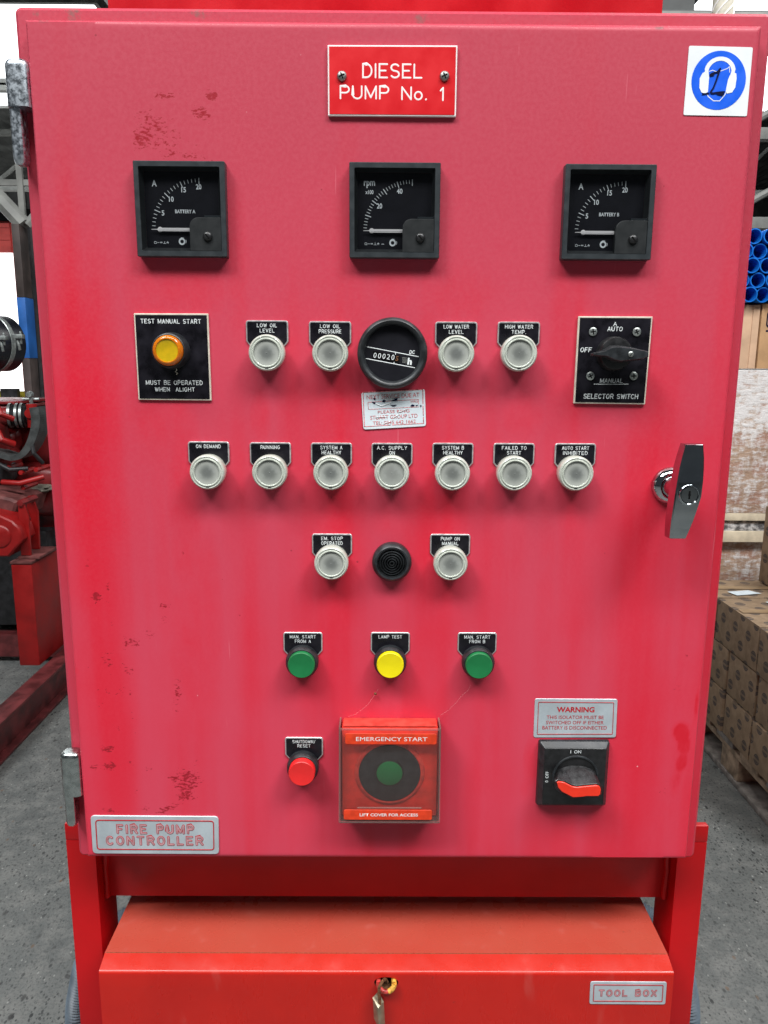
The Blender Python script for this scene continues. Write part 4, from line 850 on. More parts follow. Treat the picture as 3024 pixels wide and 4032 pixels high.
# hinges
for zt, zm, zb, hmat in ((1.7227, 1.6755, 1.6200, 'chrome_pit'), (.9431, .8850, .8410, 'hinge_lo')):
    hx = -.393
    def knuckle(z0, z1, x0, x1, y0, y1, rt, rb):
        # a rounded block, domed at its free end
        zs = [z0]; a = MB(); rings = []
        N = 8
        for i in range(N+1):
            t_ = i/N
            zz = z0+(z1-z0)*t_; s = 1.0
            if rb and zz-z0 < rb: s = math.sqrt(max(0, 1-((rb-(zz-z0))/rb)**2))*.55+.45
            if rt and z1-zz < rt: s = math.sqrt(max(0, 1-((rt-(z1-zz))/rt)**2))*.55+.45
            rings.append((zz, s))
        if rt: rings = [(z0, 1)]+[(z1-rt*(1-math.sin(q*PI/2/6)), math.cos(q*PI/2/6)*.45+.55) for q in range(7)]
        if rb: rings = [(z0+rb*(1-math.cos(q*PI/2/6)), math.sin(q*PI/2/6)*.5+.5) for q in range(7)]+[(z1, 1)]
        cx, cy = (x0+x1)/2, (y0+y1)/2; vs = []; fs = []; base = rr(-(x1-x0)/2, (x1-x0)/2, -(y1-y0)/2, (y1-y0)/2, min(x1-x0, y1-y0)*.33, 4); n = len(base)
        for zz, s in rings: vs += [(cx+p[0]*s, cy+p[1]*s, zz) for p in base]
        for k in range(len(rings)-1): fs += [(k*n+i, k*n+(i+1) % n, (k+1)*n+(i+1) % n, (k+1)*n+i) for i in range(n)]
        fs += [tuple(reversed(range(n))), tuple(range((len(rings)-1)*n, len(rings)*n))]
        a.add(vs, fs, hmat); return a
    h = obj('hinge', knuckle(zm+.0006, zt, -.4045, -.3795, -.002, .020, .007, 0), K, (hx, .01, zm), 'chrome hinge at the upper left, pitted and spotted' if zt > 1 else 'chrome hinge at the lower left, smoother')
    obj('lower_knuckle', knuckle(zb, zm-.0006, -.4035, -.3905, .001, .020, 0, .010), h, (hx, .01, zb))
# -------- sign DIESEL PUMP No. 1
def plate(name, q, y0, th, base, face, bw, label, r=.0005, corner=.0):
    a = MB(); c = rrq(q, r, 3); a.prism(c, y0-th, y0, base, .0005)
    p = obj(name, a, K, ((q[0][0]+q[2][0])/2, y0, (q[0][1]+q[2][1])/2), label)
    if face:
        b = MB(); b.prism(rrq(shrinkq(q, bw), max(.0003, r-bw*.5), 3), y0-th-.0004, y0-th+.0001, face); obj('face', b, p, WL[p], smooth=0)
    return p
def screw(par, x, z, r, y, m='steel', kind='cross', ang=.4, name='screw', h=.0022):
    a = MB(); a.lathe(x, z, [(r*.35, y-h), (r*.75, y-h*.85), (r, y-h*.35), (r, y)], 24, m)
    c, s = math.cos(ang), math.sin(ang)
    def bar(dx, dz, L, w):
        p = [(-L, -w), (L, -w), (L, w), (-L, w)]; return [(x+u_*dx-v_*dz, z+u_*dz+v_*dx) for u_, v_ in p]
    a.prism(bar(c, s, r*.62, r*.13), y-h-.00015, y-h+.0003, 'blackest')
    if kind == 'cross': a.prism(bar(-s, c, r*.62, r*.13), y-h-.00022, y-h+.0003, 'blackest')
    return obj(name, a, par, (x, y, z))
q = [(-.0686, 1.7360), (.0651, 1.7366), (.0651, 1.6687), (-.0686, 1.6686)]
p = plate('name_plate', q, 0, .003, 'sign_white', 'sign_red', .0016, 'red engraved plate reading DIESEL PUMP No. 1')
k7 = .1337/851  # metres per view pixel of the plate
def sgn(px, py): return (-.0686+(px-476)*(.1337/851), 1.7363-(py-298)*(.0676/465))
a = MB(); y = -.0034
x0, z0 = sgn(705, 515); x1, z1 = sgn(1097, 417); stroke(a, 'DIESEL', (x0+x1)/2, z0+.0008, z1-z0-.0016, y, 'sign_white', .80, 1.7, x1-x0-.001)
x0, z0 = sgn(556, 655); x1, z1 = sgn(880, 562); stroke(a, 'PUMP', (x0+x1)/2, z0+.0008, z1-z0-.0016, y, 'sign_white', .80, 1.7, x1-x0-.001)
x0, z0 = sgn(963, 658); x1, z1 = sgn(1130, 566); stroke(a, 'No.', (x0+x1)/2, z0+.0008, z1-z0-.0016, y, 'sign_white', .80, 1.6, x1-x0-.001)
x0, z0 = sgn(1213, 662); x1, z1 = sgn(1245, 568); stroke(a, '1', (x0+x1)/2, z0+.0008, z1-z0-.0016, y, 'sign_white', .80, 1.6, x1-x0-.002)
obj('lettering', a, p, (0, y, 1.70), smooth=0)
for px, py in ((567, 503), (1243, 498)): x, z = sgn(px, py); screw(p, x+.0003, z, .0050, -.0034, 'steel_dk', h=.003)
# -------- ear protection sticker
q = [at(*c_) for c_ in ((1488.4, 99), (1626, 102.5), (1613, 251.3), (1476, 248.7))]
a = MB(); a.prism(rrq(q, .0015, 2), -.0004, .0, 'sticker_w'); p = obj('safety_sticker', a, K, (.338, 0, 1.706), 'white square sticker with a blue ear protection sign', smooth=0)
def ec(px, py): return (.3379+(px-1335)*.000160, 1.7064-(py-527)*.000148)
a = MB(); a.prism(circ(.3379, 1.7064, .0283, 56), -.0006, -.0003, 'blue_s'); obj('blue_disc', a, p, (.3379, 0, 1.7064), smooth=0)
a = MB()
def poly(pts, y, m, mb): 
    ar = sum(pts[i-1][0]*pts[i][1]-pts[i][0]*pts[i-1][1] for i in range(len(pts)))
    mb.prism(pts if ar > 0 else pts[::-1], y, y+.0002, m)
def arcp(cx, cy, rx, ry, a0, a1, n=16): return [(cx+rx*math.cos(math.radians(a0+(a1-a0)*i/n)), cy-ry*math.sin(math.radians(a0+(a1-a0)*i/n))) for i in range(n+1)]
outer = arcp(1338, 470, 101, 96, 172, 8); inner = arcp(1338, 478, 76, 78, 8, 172)
hb = [(1262, 500)]+[(1238, 470)]+outer+[(1440, 470), (1418, 505), (1408, 480)]+inner+[(1266, 480)]
for i in range(16):
    po = [outer[i], outer[i+1], inner[15-i], inner[16-i]]; poly([ec(*c_) for c_ in po], -.0008, 'white', a)
poly([ec(*c_) for c_ in ((1238, 450), (1263, 465), (1272, 520), (1243, 495))], -.00085, 'white', a); poly([ec(*c_) for c_ in ((1438, 450), (1413, 465), (1402, 520), (1430, 495))], -.00085, 'white', a)
poly([ec(*c_) for c_ in ((1225, 482), (1243, 470), (1262, 490), (1270, 520), (1270, 600), (1258, 614), (1228, 606), (1212, 575), (1210, 515))], -.00092, 'white', a)
poly([ec(*c_) for c_ in ((1445, 482), (1425, 472), (1404, 495), (1394, 525), (1386, 600), (1396, 612), (1428, 604), (1446, 572), (1450, 515))], -.00092, 'white', a)
for ln, w in (([(1268, 470), (1290, 462), (1312, 470), (1345, 466), (1385, 450), (1398, 438), (1402, 475)], .0006), ([(1262, 612), (1275, 632), (1312, 660), (1352, 660), (1382, 622), (1388, 605)], .0008)):
    ridge(a, [ec(*c_) for c_ in ln], w, -.0007, .00005, 'white')
obj('ear_defender_pictogram', a, p, (.3379, 0, 1.7064), smooth=0)
a = MB()
for ln, w in (([(1276, 492), (1290, 482), (1320, 474), (1338, 452), (1330, 480), (1318, 530), (1304, 575), (1286, 605), (1300, 612), (1335, 606), (1376, 602)], .0017), ([(1278, 494), (1296, 490)], .0026), ([(1335, 612), (1368, 618)], .0026), ([(1235, 617), (1275, 612)], .0014)):
    ridge(a, [ec(*c_) for c_ in ln], w, -.00115, .00003, 'ink')
obj('marker_scribble', a, p, (.3379, 0, 1.7064), smooth=0)
# -------- panel meters
def meter(cx, cz, kind, label):
    H = .0480; yf = -.0105
    a = MB(); out = rr(cx-H, cx+H, cz-H, cz+H, .0012, 3); inn = rr(cx-H+.0053, cx+H-.0055, cz-H+.0058, cz+H-.0054, .0012, 3); o2 = inset(out, .0007)
    n = len(out); a.ring(o2, inn, yf, yf+.0012, 'bezel')
    a.add([(x, yf, z) for x, z in o2]+[(x, yf+.0007, z) for x, z in out]+[(x, .0, z) for x, z in out], [(i, n+i, n+(i+1) % n, (i+1) % n) for i in range(n)]+[(n+i, 2*n+i, 2*n+(i+1) % n, n+(i+1) % n) for i in range(n)], 'bezel')
    din = rr(cx-H+.0085, cx+H-.0088, cz-H+.0100, cz+H-.0085, .0012, 3)
    a.add([(x, yf+.0012, z) for x, z in inn]+[(x, -.0018, z) for x, z in din], [(i, (i+1) % n, n+(i+1) % n, n+i) for i in range(n)], 'bezel2')
    p = obj('panel_meter', a, K, (cx, 0, cz), label)
    a = MB(); yd = -.0016; a.prism(din, yd, -.0010, 'dial'); obj('dial', a, p, (cx, yd, cz), smooth=0)
    mm = .001; ox, oz = cx-.0021, cz+.0016
    pvx, pvz = ox+20.8*mm, oz-21.0*mm
    a = MB(); nd = 20 if kind != 'rpm' else 25
    for i in range(nd+1):
        th = math.radians(180-90*i/nd); mj = i % 5 == 0; ro, ri = (52.3, 46.3) if mj else (51.8, 48.5); c, s = math.cos(th), math.sin(th)
        if i == 0: continue
        w = (.55 if mj else .38)*mm
        ridge(a, [(pvx+c*ri*mm, pvz+s*ri*mm), (pvx+c*ro*mm, pvz+s*ro*mm)], w*1.5, yd-.0001, .0001, 'white')
    obj('scale_marks', a, p, (cx, yd, cz), smooth=0)
    def tx(s, u_, v_, w, h, b=.02): text(p, s, ox+(u_-w/2)*mm, ox+(u_+w/2)*mm, oz+(v_-h/2)*mm, oz+(v_+h/2)*mm, yd-.0002, 'white', b)
    if kind == 'rpm':
        tx('rpm', -24.8, 26.0, 11.8, 7.2); tx('x100', -24.8, 18.4, 8.6, 4.2); tx('20', -14.0, 4.5, 5.7, 5.3); tx('40', 7.4, 19.6, 6.0, 5.3)
    else:
        tx('A', -26.7, 25.8, 5.2, 6.4); tx('5', -18.8, -4.0, 2.8, 5.3); tx('10', -9.3, 10.0, 5.0, 5.3); tx('15', 4.2, 19.5, 5.0, 5.3); tx('20', 20.3, 22.6, 5.8, 5.3)
        tx('BATTERY '+kind, 5.0, -2.3, 21.6, 3.7)
    a = MB(); lx, lz = ox+.3*mm, oz-33*mm
    a.ring(circ(lx, lz, .0036, 24), circ(lx, lz, .0019, 24), yd-.0003, yd, 'white'); ridge(a, [(lx-.0026, lz+.0024), (lx-.0005, lz+.0038), (lx+.0017, lz+.0036)], .0006, yd-.0002, .0002, 'white'); ridge(a, [(lx+.0042, lz+.0014), (lx+.0046, lz-.0002), (lx+.0041, lz-.0016)], .0007, yd-.0002, .0002, 'white')
    obj('maker_ring_mark', a, p, (lx, yd, lz), smooth=0)
    a = MB(); bx_, bz = ox-29.5*mm, oz-35.2*mm
    def rg(pts, w=.00045): ridge(a, [(bx_+x*mm, bz+z*mm) for x, z in pts], w, yd-.0001, .0002, 'white')
    rg([(0, 0), (0, 1.8), (1.2, 2.2), (2.2, 1.6), (2.2, 0), (0, 0)]); rg([(3.2, 1.0), (5.2, 1.0)]); rg([(6.2, .7), (8.4, .7)]); rg([(6.2, 1.4), (8.4, 1.4)])
    rg([(9.6, 0), (12.4, 0)]); rg([(11, 0), (11, 2.2)]); rg([(13.2, 1.2), (15.4, 1.2)]); rg([(14.3, 2.2), (13.6, 0)]); rg([(14.3, 2.2), (15, 0)])
    if kind == 'rpm': rg([(18, .8), (20.5, .8)], .0006)
    obj('dial_symbols', a, p, (bx_, yd, bz), smooth=0)
    a = MB(); yn = -.0042; nx0 = ox+(-.0315-.0)*1; zc = pvz
    tip = pvx-.0520; a.prism([(tip, zc-.0003), (tip+.006, zc-.0004), (tip+.0075, zc-.0018), (cx+.0110, zc-.0018), (cx+.0110, zc-.00095), (tip+.0085, zc-.00095), (tip+.0085, zc-.0006), (cx+.0110, zc-.0006), (cx+.0110, zc+.0016), (tip+.0078, zc+.0016), (tip+.006, zc+.0004), (tip, zc+.0002)], yn, yn+.0005, 'sign_white', back=True)
    a.prism(circ(tip+.0090, zc, .0027, 16), yn+.0008, yn+.0010, 'sign_white'); obj('needle', a, p, (tip+.03, yn, zc), smooth=0)
    a = MB(); L_, R_, B_, T_ = cx+.0086, cx+H-.0056, cz-H+.0059, cz-.0080; r = .0095
    pl = [(L_, B_), (R_, B_), (R_, T_)]+[(L_+r-r*math.sin(t_), T_-r+r*math.cos(t_)) for t_ in [i*PI/2/6 for i in range(7)]]
    a.prism(pl, -.0098, -.002, 'bezel2', .0004); a.prism([(cx+.0245, T_+.0001), (R_, T_+.0001), (R_, T_+.0036), (R_-.0015, T_+.0022), (cx+.0245, T_+.0022)], -.0085, -.002, 'bezel', .0003); obj('terminal_cover', a, p, (cx+.025, -.009, cz-.025))
    screw(p, cx+.0276, cz-.0272, .0050, -.0098, 'black', 'slot', -.87, 'zero_adjust_screw', .0030)
    a = MB(); a.prism(inset(inn, -.0002), -.0089, -.0084, 'pane'); obj('window', a, p, (cx, -.0088, cz), smooth=0)
    # cover sits proud of the window
    return p
meter(-.2248, 1.5738, 'A', 'square black ammeter reading BATTERY A at upper left')
meter(.0017, 1.5740, 'rpm', 'square black rpm meter in the middle under the red name plate')
meter(.2288, 1.5739, 'B', 'square black ammeter reading BATTERY B at upper right')
# -------- legend plates, lamps, buttons
def legend(cx, ztop, lines, label, w=.0466):
    hw = w/2; a = MB()
    pl = [(cx-hw*.50, ztop-.036), (cx+hw*.50, ztop-.036), (cx+hw-.0015, ztop-.0245), (cx+hw, ztop-.0225)]+[(cx+hw-.003+.003*math.cos(t_), ztop-.003+.003*math.sin(t_)) for t_ in (0, .5, 1.07, PI/2)]+[(cx-hw+.003-.003*math.sin(t_), ztop-.003+.003*math.cos(t_)) for t_ in (0, .5, 1.07, PI/2)]+[(cx-hw, ztop-.0225), (cx-hw+.0015, ztop-.0245)]
    a.prism(pl, -.0012, .0008, 'silver_edge', .0004); p = obj('legend_plate', a, K, (cx, 0, ztop-.015), label)
    b = MB(); b.prism(inset(pl, .0016), -.0015, -.0010, 'black_plate'); obj('face', b, p, (cx, 0, ztop-.015), smooth=0)
    c = MB(); z = ztop-.0072
    for i, (s, wd) in enumerate(lines): stroke(c, s, cx, z-.0056*i, .0036, -.00155, 'engrave', .95, 2.2, wd)
    obj('lettering', c, p, (cx, -.0015, z), smooth=0); return p
def lamp(cx, cz, label, face='lens_face'):
    a = MB(); a.lathe(cx, cz, [(.0138, -.0192), (.0144, -.0203), (.0152, -.0204), (.0159, -.0194), (.0166, -.0194), (.0177, -.0200), (.0189, -.0192), (.0196, -.0172), (.0197, -.0100), (.0190, -.0030), (.0180, .0)], 48, 'lens_rim', capf=False)
    p = obj('indicator_lamp', a, K, (cx, 0, cz), label)
    b = MB(); b.box(cx-.0018, cx+.0018, -.0199, -.0190, cz-.0172, cz-.0164, 'black_dusty'); obj('drain_slot', b, p, (cx, -.019, cz-.017), smooth=0)
    prof = [(0, -.0192)]
    for i in range(1, 26): r = i*.0140/25; prof.append((r, -.0186-(.00007 if i % 2 else 0)))
    b = MB(); b.lathe(cx, cz, prof, 44, face); obj('ribbed_lens', b, p, (cx, 0, cz), smooth=20); return p
def button(cx, cz, col, label, proud=.0055):
    a = MB(); a.lathe(cx, cz, [(.0155, -.0130), (.0163, -.0138), (.0172, -.0138), (.0192, -.0112), (.0195, -.0085), (.0190, 0)], 44, 'black_dusty', capf=False)
    p = obj('push_button', a, K, (cx, 0, cz), label)
    b = MB(); y = -.0138-proud; b.lathe(cx, cz, [(.0, y+.0004), (.0135, y+.0003), (.0150, y+.0001), (.0158, y+.0008), (.0160, y+.0018), (.0160, -.011)], 44, col); obj('button_cap', b, p, (cx, y, cz)); return p
LG = [(-.1374, 1.4607, 'LOW OIL|LEVEL', (-.1361, 1.4256)), (-.0681, 1.4602, 'LOW OIL|PRESSURE', (-.0672, 1.4256)), (.0708, 1.4606, 'LOW WATER|LEVEL', (.0700, 1.4260)), (.1398, 1.4610, 'HIGH WATER|TEMP.', (.1384, 1.4269)),
      (-.2066, 1.3271, 'ON DEMAND', (-.2054, 1.2944)), (-.1367, 1.3265, 'RUNNING', (-.1358, 1.2945)), (-.0675, 1.3265, 'SYSTEM A|HEALTHY', (-.0674, 1.2945)), (.0012, 1.3266, 'A.C. SUPPLY|ON', (.0009, 1.2947)), (.0703, 1.3271, 'SYSTEM B|HEALTHY', (.0690, 1.2948)), (.1397, 1.3273, 'FAILED TO|START', (.1384, 1.2949)), (.2093, 1.3275, 'AUTO START|INHIBITED', (.2074, 1.2952)),
      (-.0675, 1.2210, 'EM. STOP|OPERATED', (-.0675, 1.1901)), (.0696, 1.2214, 'PUMP ON|MANUAL', (.0692, 1.1901))]
for cx, zt, s, (lx, lz) in LG:
    ls = [(q_, len(q_)*.00298+(.0006 if len(q_) > 3 else 0)) for q_ in s.split('|')]; nice = s.replace('|', ' ')
    legend(cx, zt, ls, f'small black legend plate reading {nice}'); lamp(lx, lz, f'frosted clear indicator lamp under the {nice} plate', 'lens_face2' if 'SUPPLY' in s else 'lens_face')
for cx, zt, s, (lx, lz), col, cn_ in ((-.1029, 1.1010, 'MAN. START|FROM A', (-.1034, 1.0666), 'green', 'green'), (.0010, 1.1015, 'LAMP TEST', (.0010, 1.0670), 'yellow', 'yellow'), (.1045, 1.1017, 'MAN. START|FROM B', (.1055, 1.0668), 'green', 'green'), (-.1034, .9663, 'SHUTDOWN/|RESET', (-.1045, .9302), 'red_btn', 'red')):
    ls = [(q_, len(q_)*.00298+.0006) for q_ in s.split('|')]; nice = s.replace('|', ' ')
    legend(cx, zt, ls, f'small black legend plate reading {nice}'); button(lx, lz, col, f'{cn_} push button in a black collar under the {nice} plate', .0055 if col != 'red_btn' else .0095)
# buzzer
a = MB(); bx0, bz0 = .0020, 1.1892
a.lathe(bx0, bz0, [(.0168, -.0120), (.0172, -.0132), (.0192, -.0136), (.0222, -.0110), (.0230, -.0080), (.0226, 0)], 48, 'black_dusty', capf=False)
p = obj('buzzer', a, K, (bx0, 0, bz0), 'black round buzzer with concentric rings in the middle of the lower lamp row')
b = MB(); pr = [(0, -.008), (.0018, -.008), (.0020, -.0135)]
for i in range(5): r = .0034+.0028*i; pr += [(r-.0004, -.0132+.0002*i), (r, -.0095), (r+.0010, -.0090), (r+.0012, -.0130+.0003*i), (r+.0017, -.0142+.0003*i)]
pr += [(.0170, -.0105)]
b.lathe(bx0, bz0, pr, 44, 'buzz', capf=False); obj('sounder_rings', b, p, (bx0, 0, bz0), smooth=30)
# hour counter
hx, hz = .0006, 1.4260
a = MB(); a.lathe(hx, hz, [(.0300, -.0085), (.0310, -.0120), (.0330, -.0142), (.0350, -.0146), (.0372, -.0132), (.0385, -.0100), (.0386, -.0060), (.0380, 0)], 64, 'black_dusty', capf=False); p = obj('hour_counter', a, K, (hx, 0, hz), 'round black running hours counter in the centre of the door')
a = MB(); a.prism(circ(hx, hz, .0304, 56), -.0075, -.0070, 'dial'); obj('dial', a, p, (hx, 0, hz), smooth=0)
def hc(px, py): return (hx+.0008+(px-777)*.0001405, hz-(py-472)*.0001465)
a = MB()
for ln, w in (([(575, 426), (975, 496)], .0009), ([(566, 512), (947, 578)], .0009), ([(796, 466), (796, 482)], .0008), ([(785, 533), (785, 548)], .0008)): ridge(a, [hc(*c_) for c_ in ln], w, -.0076, .0002, 'white')
for i in range(5): z_ = 502+9*i; ridge(a, [hc(850, z_), hc(884, z_+5)], .0005, -.0076, .0002, 'truss')
obj('dial_lines', a, p, (hx, -.0076, hz), smooth=0)
a = MB(); poly([hc(*c_) for c_ in ((622, 455), (830, 490), (826, 540), (620, 508))], -.0079, 'blackest', a); obj('counter_window', a, p, (hx, -.008, hz), smooth=0)
sl = -math.atan2(70*.1465, 400*.1405)
for i, ch in enumerate('00020'):
    cx_, cz_ = hc(636+35*i, 487+3.6*i); text(p, ch, cx_-.0016, cx_+.0016, cz_-.0028, cz_+.0028, -.0082, 'white', .0, rot=sl)
cx_, cz_ = hc(808, 510); text(p, '5', cx_-.0015, cx_+.0015, cz_-.0026, cz_+.0026, -.0082, 'rust', .02, rot=sl)
cx_, cz_ = hc(925, 462); text(p, 'DC', cx_-.0032, cx_+.0032, cz_-.0020, cz_+.0020, -.0077, 'white', .03, rot=0, slant=.2)
cx_, cz_ = hc(908, 530); text(p, 'h', cx_-.0024, cx_+.0024, cz_-.0037, cz_+.0037, -.0077, 'white', .05, rot=sl*.6)
# service sticker
q = [at(*c_) for c_ in ((780.4, 847.9), (917.6, 840.3), (920.4, 920.4), (784.9, 928.0))]
a = MB(); a.prism(rrq(q, .0030), -.0005, .0004, 'sticker', .0002); p = obj('service_sticker', a, K, (.003, 0, 1.365), 'white and red service sticker, torn and inked, below the hour counter')
rt = math.radians(3.1); cxs, czs = sum(c_[0] for c_ in q)/4, sum(c_[1] for c_ in q)/4
def sc(px, py):  # local view pixel of the sticker close-up to metres
    X, Z = at(768+px*.0992, 822.9+py*.0992, -.0005); return (X, Z)
a = MB()
for (u0, v0), (u1, v1), w in (((160, 250), (1460, 185), .0009), ((165, 255), (195, 995), .0006), ((190, 995), (760, 962), .0006), ((800, 958), (1480, 925), .0006), ((1465, 190), (1468, 500), .0007), ((1470, 545), (1475, 760), .0007), ((1476, 790), (1482, 925), .0007), ((270, 465), (1370, 400), .0004), ((270, 465), (280, 620), .0004), ((280, 620), (1380, 565), .0004), ((1370, 400), (1372, 500), .0004)):
    ridge(a, [sc(u0, v0), sc(u1, v1)], w*1.3, -.0006, .0002, 'print_faint')
obj('border_line', a, p, (cxs, 0, czs), smooth=0)
for s, (u0, v0, u1, v1) in (('NEXT SERVICE DUE AT', (240, 270, 1390, 385)), ('HRS', (1205, 425, 1360, 470)), ('PLEASE RING', (485, 625, 1175, 705)), ('STUART GROUP LTD', (320, 725, 1350, 832)), ('TEL: 0845 642 1662', (375, 850, 1310, 945))):
    xa, za = sc(u0, (v0+v1)/2); xb_, zb = sc(u1, (v0+v1)/2); hh = (v1-v0)*.5*.0992*.00056*(1 if s == 'HRS' else .74); zc = (za+zb)/2; text(p, s, xa, xb_, zc-hh, zc+hh, -.0007, 'print_faint', .0, rot=rt)
a = MB()
for pts in (((385, 385), (415, 370), (440, 390), (420, 410), (395, 405)), ((350, 455), (430, 460), (425, 505), (390, 490)), ((570, 445), (620, 400), (660, 435), (625, 468)), ((780, 435), (850, 385), (920, 372), (905, 430), (850, 440)), ((755, 515), (830, 525), (900, 515), (860, 550), (800, 555)), ((1195, 535), (1230, 510), (1285, 520), (1280, 550), (1220, 555)), ((1300, 530), (1370, 518), (1330, 545)), ((1400, 520), (1445, 540), (1415, 565))):
    poly([sc(*c_) for c_ in pts], -.0010, 'ink', a)
obj('ink_marks', a, p, (cxs, 0, czs), smooth=0)
a = MB()
for ln, w in (([(450, 500), (560, 545), (700, 500), (760, 470)], .0012), ([(640, 400), (760, 385), (840, 400)], .0012), ([(930, 680), (1000, 660), (1110, 610)], .0007), ([(420, 790), (700, 770)], .0006), ([(820, 800), (930, 740)], .0008), ([(600, 930), (760, 880)], .0006)): ridge(a, [sc(*c_) for c_ in ln], w, -.0009, .0003, 'sticker_w')
obj('torn_scratches', a, p, (cxs, 0, czs), smooth=0)
# TEST MANUAL START plate with amber button
q = [(-.2829, 1.4672), (-.2014, 1.4674), (-.2012, 1.3730), (-.2828, 1.3733)]
p = plate('test_start_plate', q, .0005, .0022, 'cream', 'black_plate', .0017, 'black plate reading TEST MANUAL START with an amber button')
def tp(px, py): return (-.2829+(px-255)*(.0815/610), 1.4672-(py-172)*(.094/700))
a = MB(); y = -.0022
for s, x0, x1, z0, z1 in (('TEST MANUAL START', 312, 802, 250, 218), ('MUST BE OPERATED', 330, 797, 744, 712), ('WHEN  ALIGHT', 402, 730, 798, 768)):
    (xa, za), (xb_, zb) = tp(x0, z0), tp(x1, z1); stroke(a, s, (xa+xb_)/2, za, zb-za, y, 'engrave', 1.05, 2.0, xb_-xa)
obj('lettering', a, p, (-.242, y, 1.42), smooth=0)
ax, az = -.2424, 1.4272
a = MB(); a.lathe(ax, az, [(.0165, -.018), (.0172, -.0188), (.0182, -.0182), (.0196, -.0100), (.0200, -.0060), (.0200, -.0015)], 48, 'black_dusty', capf=False); pb = obj('amber_button', a, K, (ax, 0, az), 'glowing amber push button in a black collar on the test plate')
b = MB(); b.lathe(ax, az, [(.0118, -.0235), (.0124, -.0242), (.0140, -.0240), (.0158, -.0222), (.0165, -.0190), (.0165, -.0150)], 48, 'amber_rim', capf=False); obj('lens_rim', b, pb, (ax, -.02, az))
b = MB(); b.lathe(ax, az, [(0, -.0225), (.006, -.0226), (.0119, -.0234)], 40, 'amber'); obj('lens_face', b, pb, (ax, -.02, az))
a = MB(); zz = 1.4045
a.tube([(-.2385, -.004, 1.409), (-.2378, -.0035, 1.4065), (-.2398, -.003, 1.4045), (-.2372, -.003, 1.4030), (-.2390, -.003, 1.4015)], .0006, 6, 'cream'); tag(obj('dead_insect', a, None, (-.238, -.003, 1.405)), 'shrivelled insect husk caught in web under the amber button', 'insect')
# selector switch
q = [(.2046, 1.4673), (.2862, 1.4674), (.2846, 1.3717), (.2041, 1.3724)]
p = plate('selector_plate', q, .0005, .0026, 'cream', 'black_plate', .0017, 'black plate reading SELECTOR SWITCH with a rotary pointer switch')
def sp_(px, py, y=-.0026): return at(1097.2+px*.23148, 630.9+py*.23148, y)
a = MB(); y = -.0026
for s, x0, x1, z0, z1, sl_ in (('A', 985, 1017, 315, 282, 0), ('AUTO', 930, 1068, 362, 326, .05), ('OFF', 676, 778, 558, 520, .12), ('MANUAL', 860, 1072, 845, 810, .08), ('SELECTOR SWITCH', 706, 1212, 992, 955, .08)):
    (xa, za), (xb_, zb) = sp_(x0, z0), sp_(x1, z1); stroke(a, s, (xa+xb_)/2, za, zb-za, y, 'engrave', 1.1, 1.9, xb_-xa, sl_)
ridge(a, [sp_(805, 860), sp_(1122, 860)], .0008, y, .0002, 'engrave'); obj('lettering', a, p, (.245, y, 1.42), smooth=0)
for px, py, mm_, kk in ((793, 370, 'steel', .2), (1201, 372, 'steel', .5), (768, 783, 'steel', .5), (1172, 783, 'steel_dk', .1)):
    x, z = sp_(px, py); b = MB(); b.lathe(x, z, [(.0051, -.0034), (.0051, -.0020)], 24, mm_); screw(p, x, z, .0046, -.0032, mm_, ang=kk, h=.0010)
kx, kz = .2446, 1.4271
a = MB(); a.lathe(kx, kz, [(.0150, -.0160), (.0170, -.0155), (.0182, -.0130), (.0186, -.0060), (.0190, -.0021)], 48, 'black'); p2 = obj('selector_knob', a, K, (kx, 0, kz), 'black rotary pointer knob of the selector switch, turned to OFF')
hp = [sp_(px, py, -.033) for px, py in ((798, 590), (930, 600), (1000, 632), (1060, 645), (1270, 622), (1328, 603), (1328, 555), (1180, 525), (1060, 512), (985, 512), (905, 550), (797, 572))]
ar = sum(hp[i-1][0]*hp[i][1]-hp[i][0]*hp[i-1][1] for i in range(len(hp)))
if ar < 0: hp = hp[::-1]
zc = 1.4268; top_ = [(kx-.001+(x-kx)*.97, zc+(z-zc)*1.0) for x, z in hp]; bot_ = [(kx+.0015+(x-kx)*1.0, zc+(z-zc)*1.30) for x, z in hp]; n = len(hp)
a = MB(); a.add([(x, -.0340, z) for x, z in inset(top_, .0006)]+[(x, -.0333, z) for x, z in top_]+[(x, -.0150, z) for x, z in bot_], [tuple(range(n))]+[(k*n+i, (k+1)*n+i, (k+1)*n+(i+1) % n, k*n+(i+1) % n) for k in (0, 1) for i in range(n)], 'black_dusty'); obj('pointer', a, p2, (kx, -.02, kz), smooth=30)
x, z = sp_(1148, 580, -.034); screw(p2, x, z, .0030, -.0340, 'steel_dk', 'slot', .9, h=.0012)
# emergency start box
p0 = MB(); p0.box(-.0560, .0585, -.0215, .0, .8740, .9905, 'red_case'); p = obj('emergency_start_box', p0, K, (.001, 0, .932), 'red EMERGENCY START box with a green button under a clear lift cover', bev=.002)
b = MB(); b.box(-.0545, .0570, -.0213, -.0005, .9906, .9922, 'red_case2'); obj('box_top', b, p, (0, -.01, .99), bev=.0006)
ex, ez = .0012, .9318
b = MB(); b.lathe(ex, ez, [(.0372, -.0236), (.0385, -.0240), (.0405, -.0232), (.0425, -.0216)], 56, 'red_case2', capf=False); obj('raised_ring', b, p, (ex, -.022, ez))
b = MB(); b.lathe(ex, ez, [(.0360, -.0238), (.0368, -.0234), (.0372, -.0216)], 56, 'black_dusty'); obj('black_disc', b, p, (ex, -.023, ez))
b = MB(); b.lathe(ex, ez+.0005, [(.0162, -.0252), (.0174, -.0244), (.0176, -.0236)], 40, 'black'); obj('button_collar', b, p, (ex, -.024, ez))
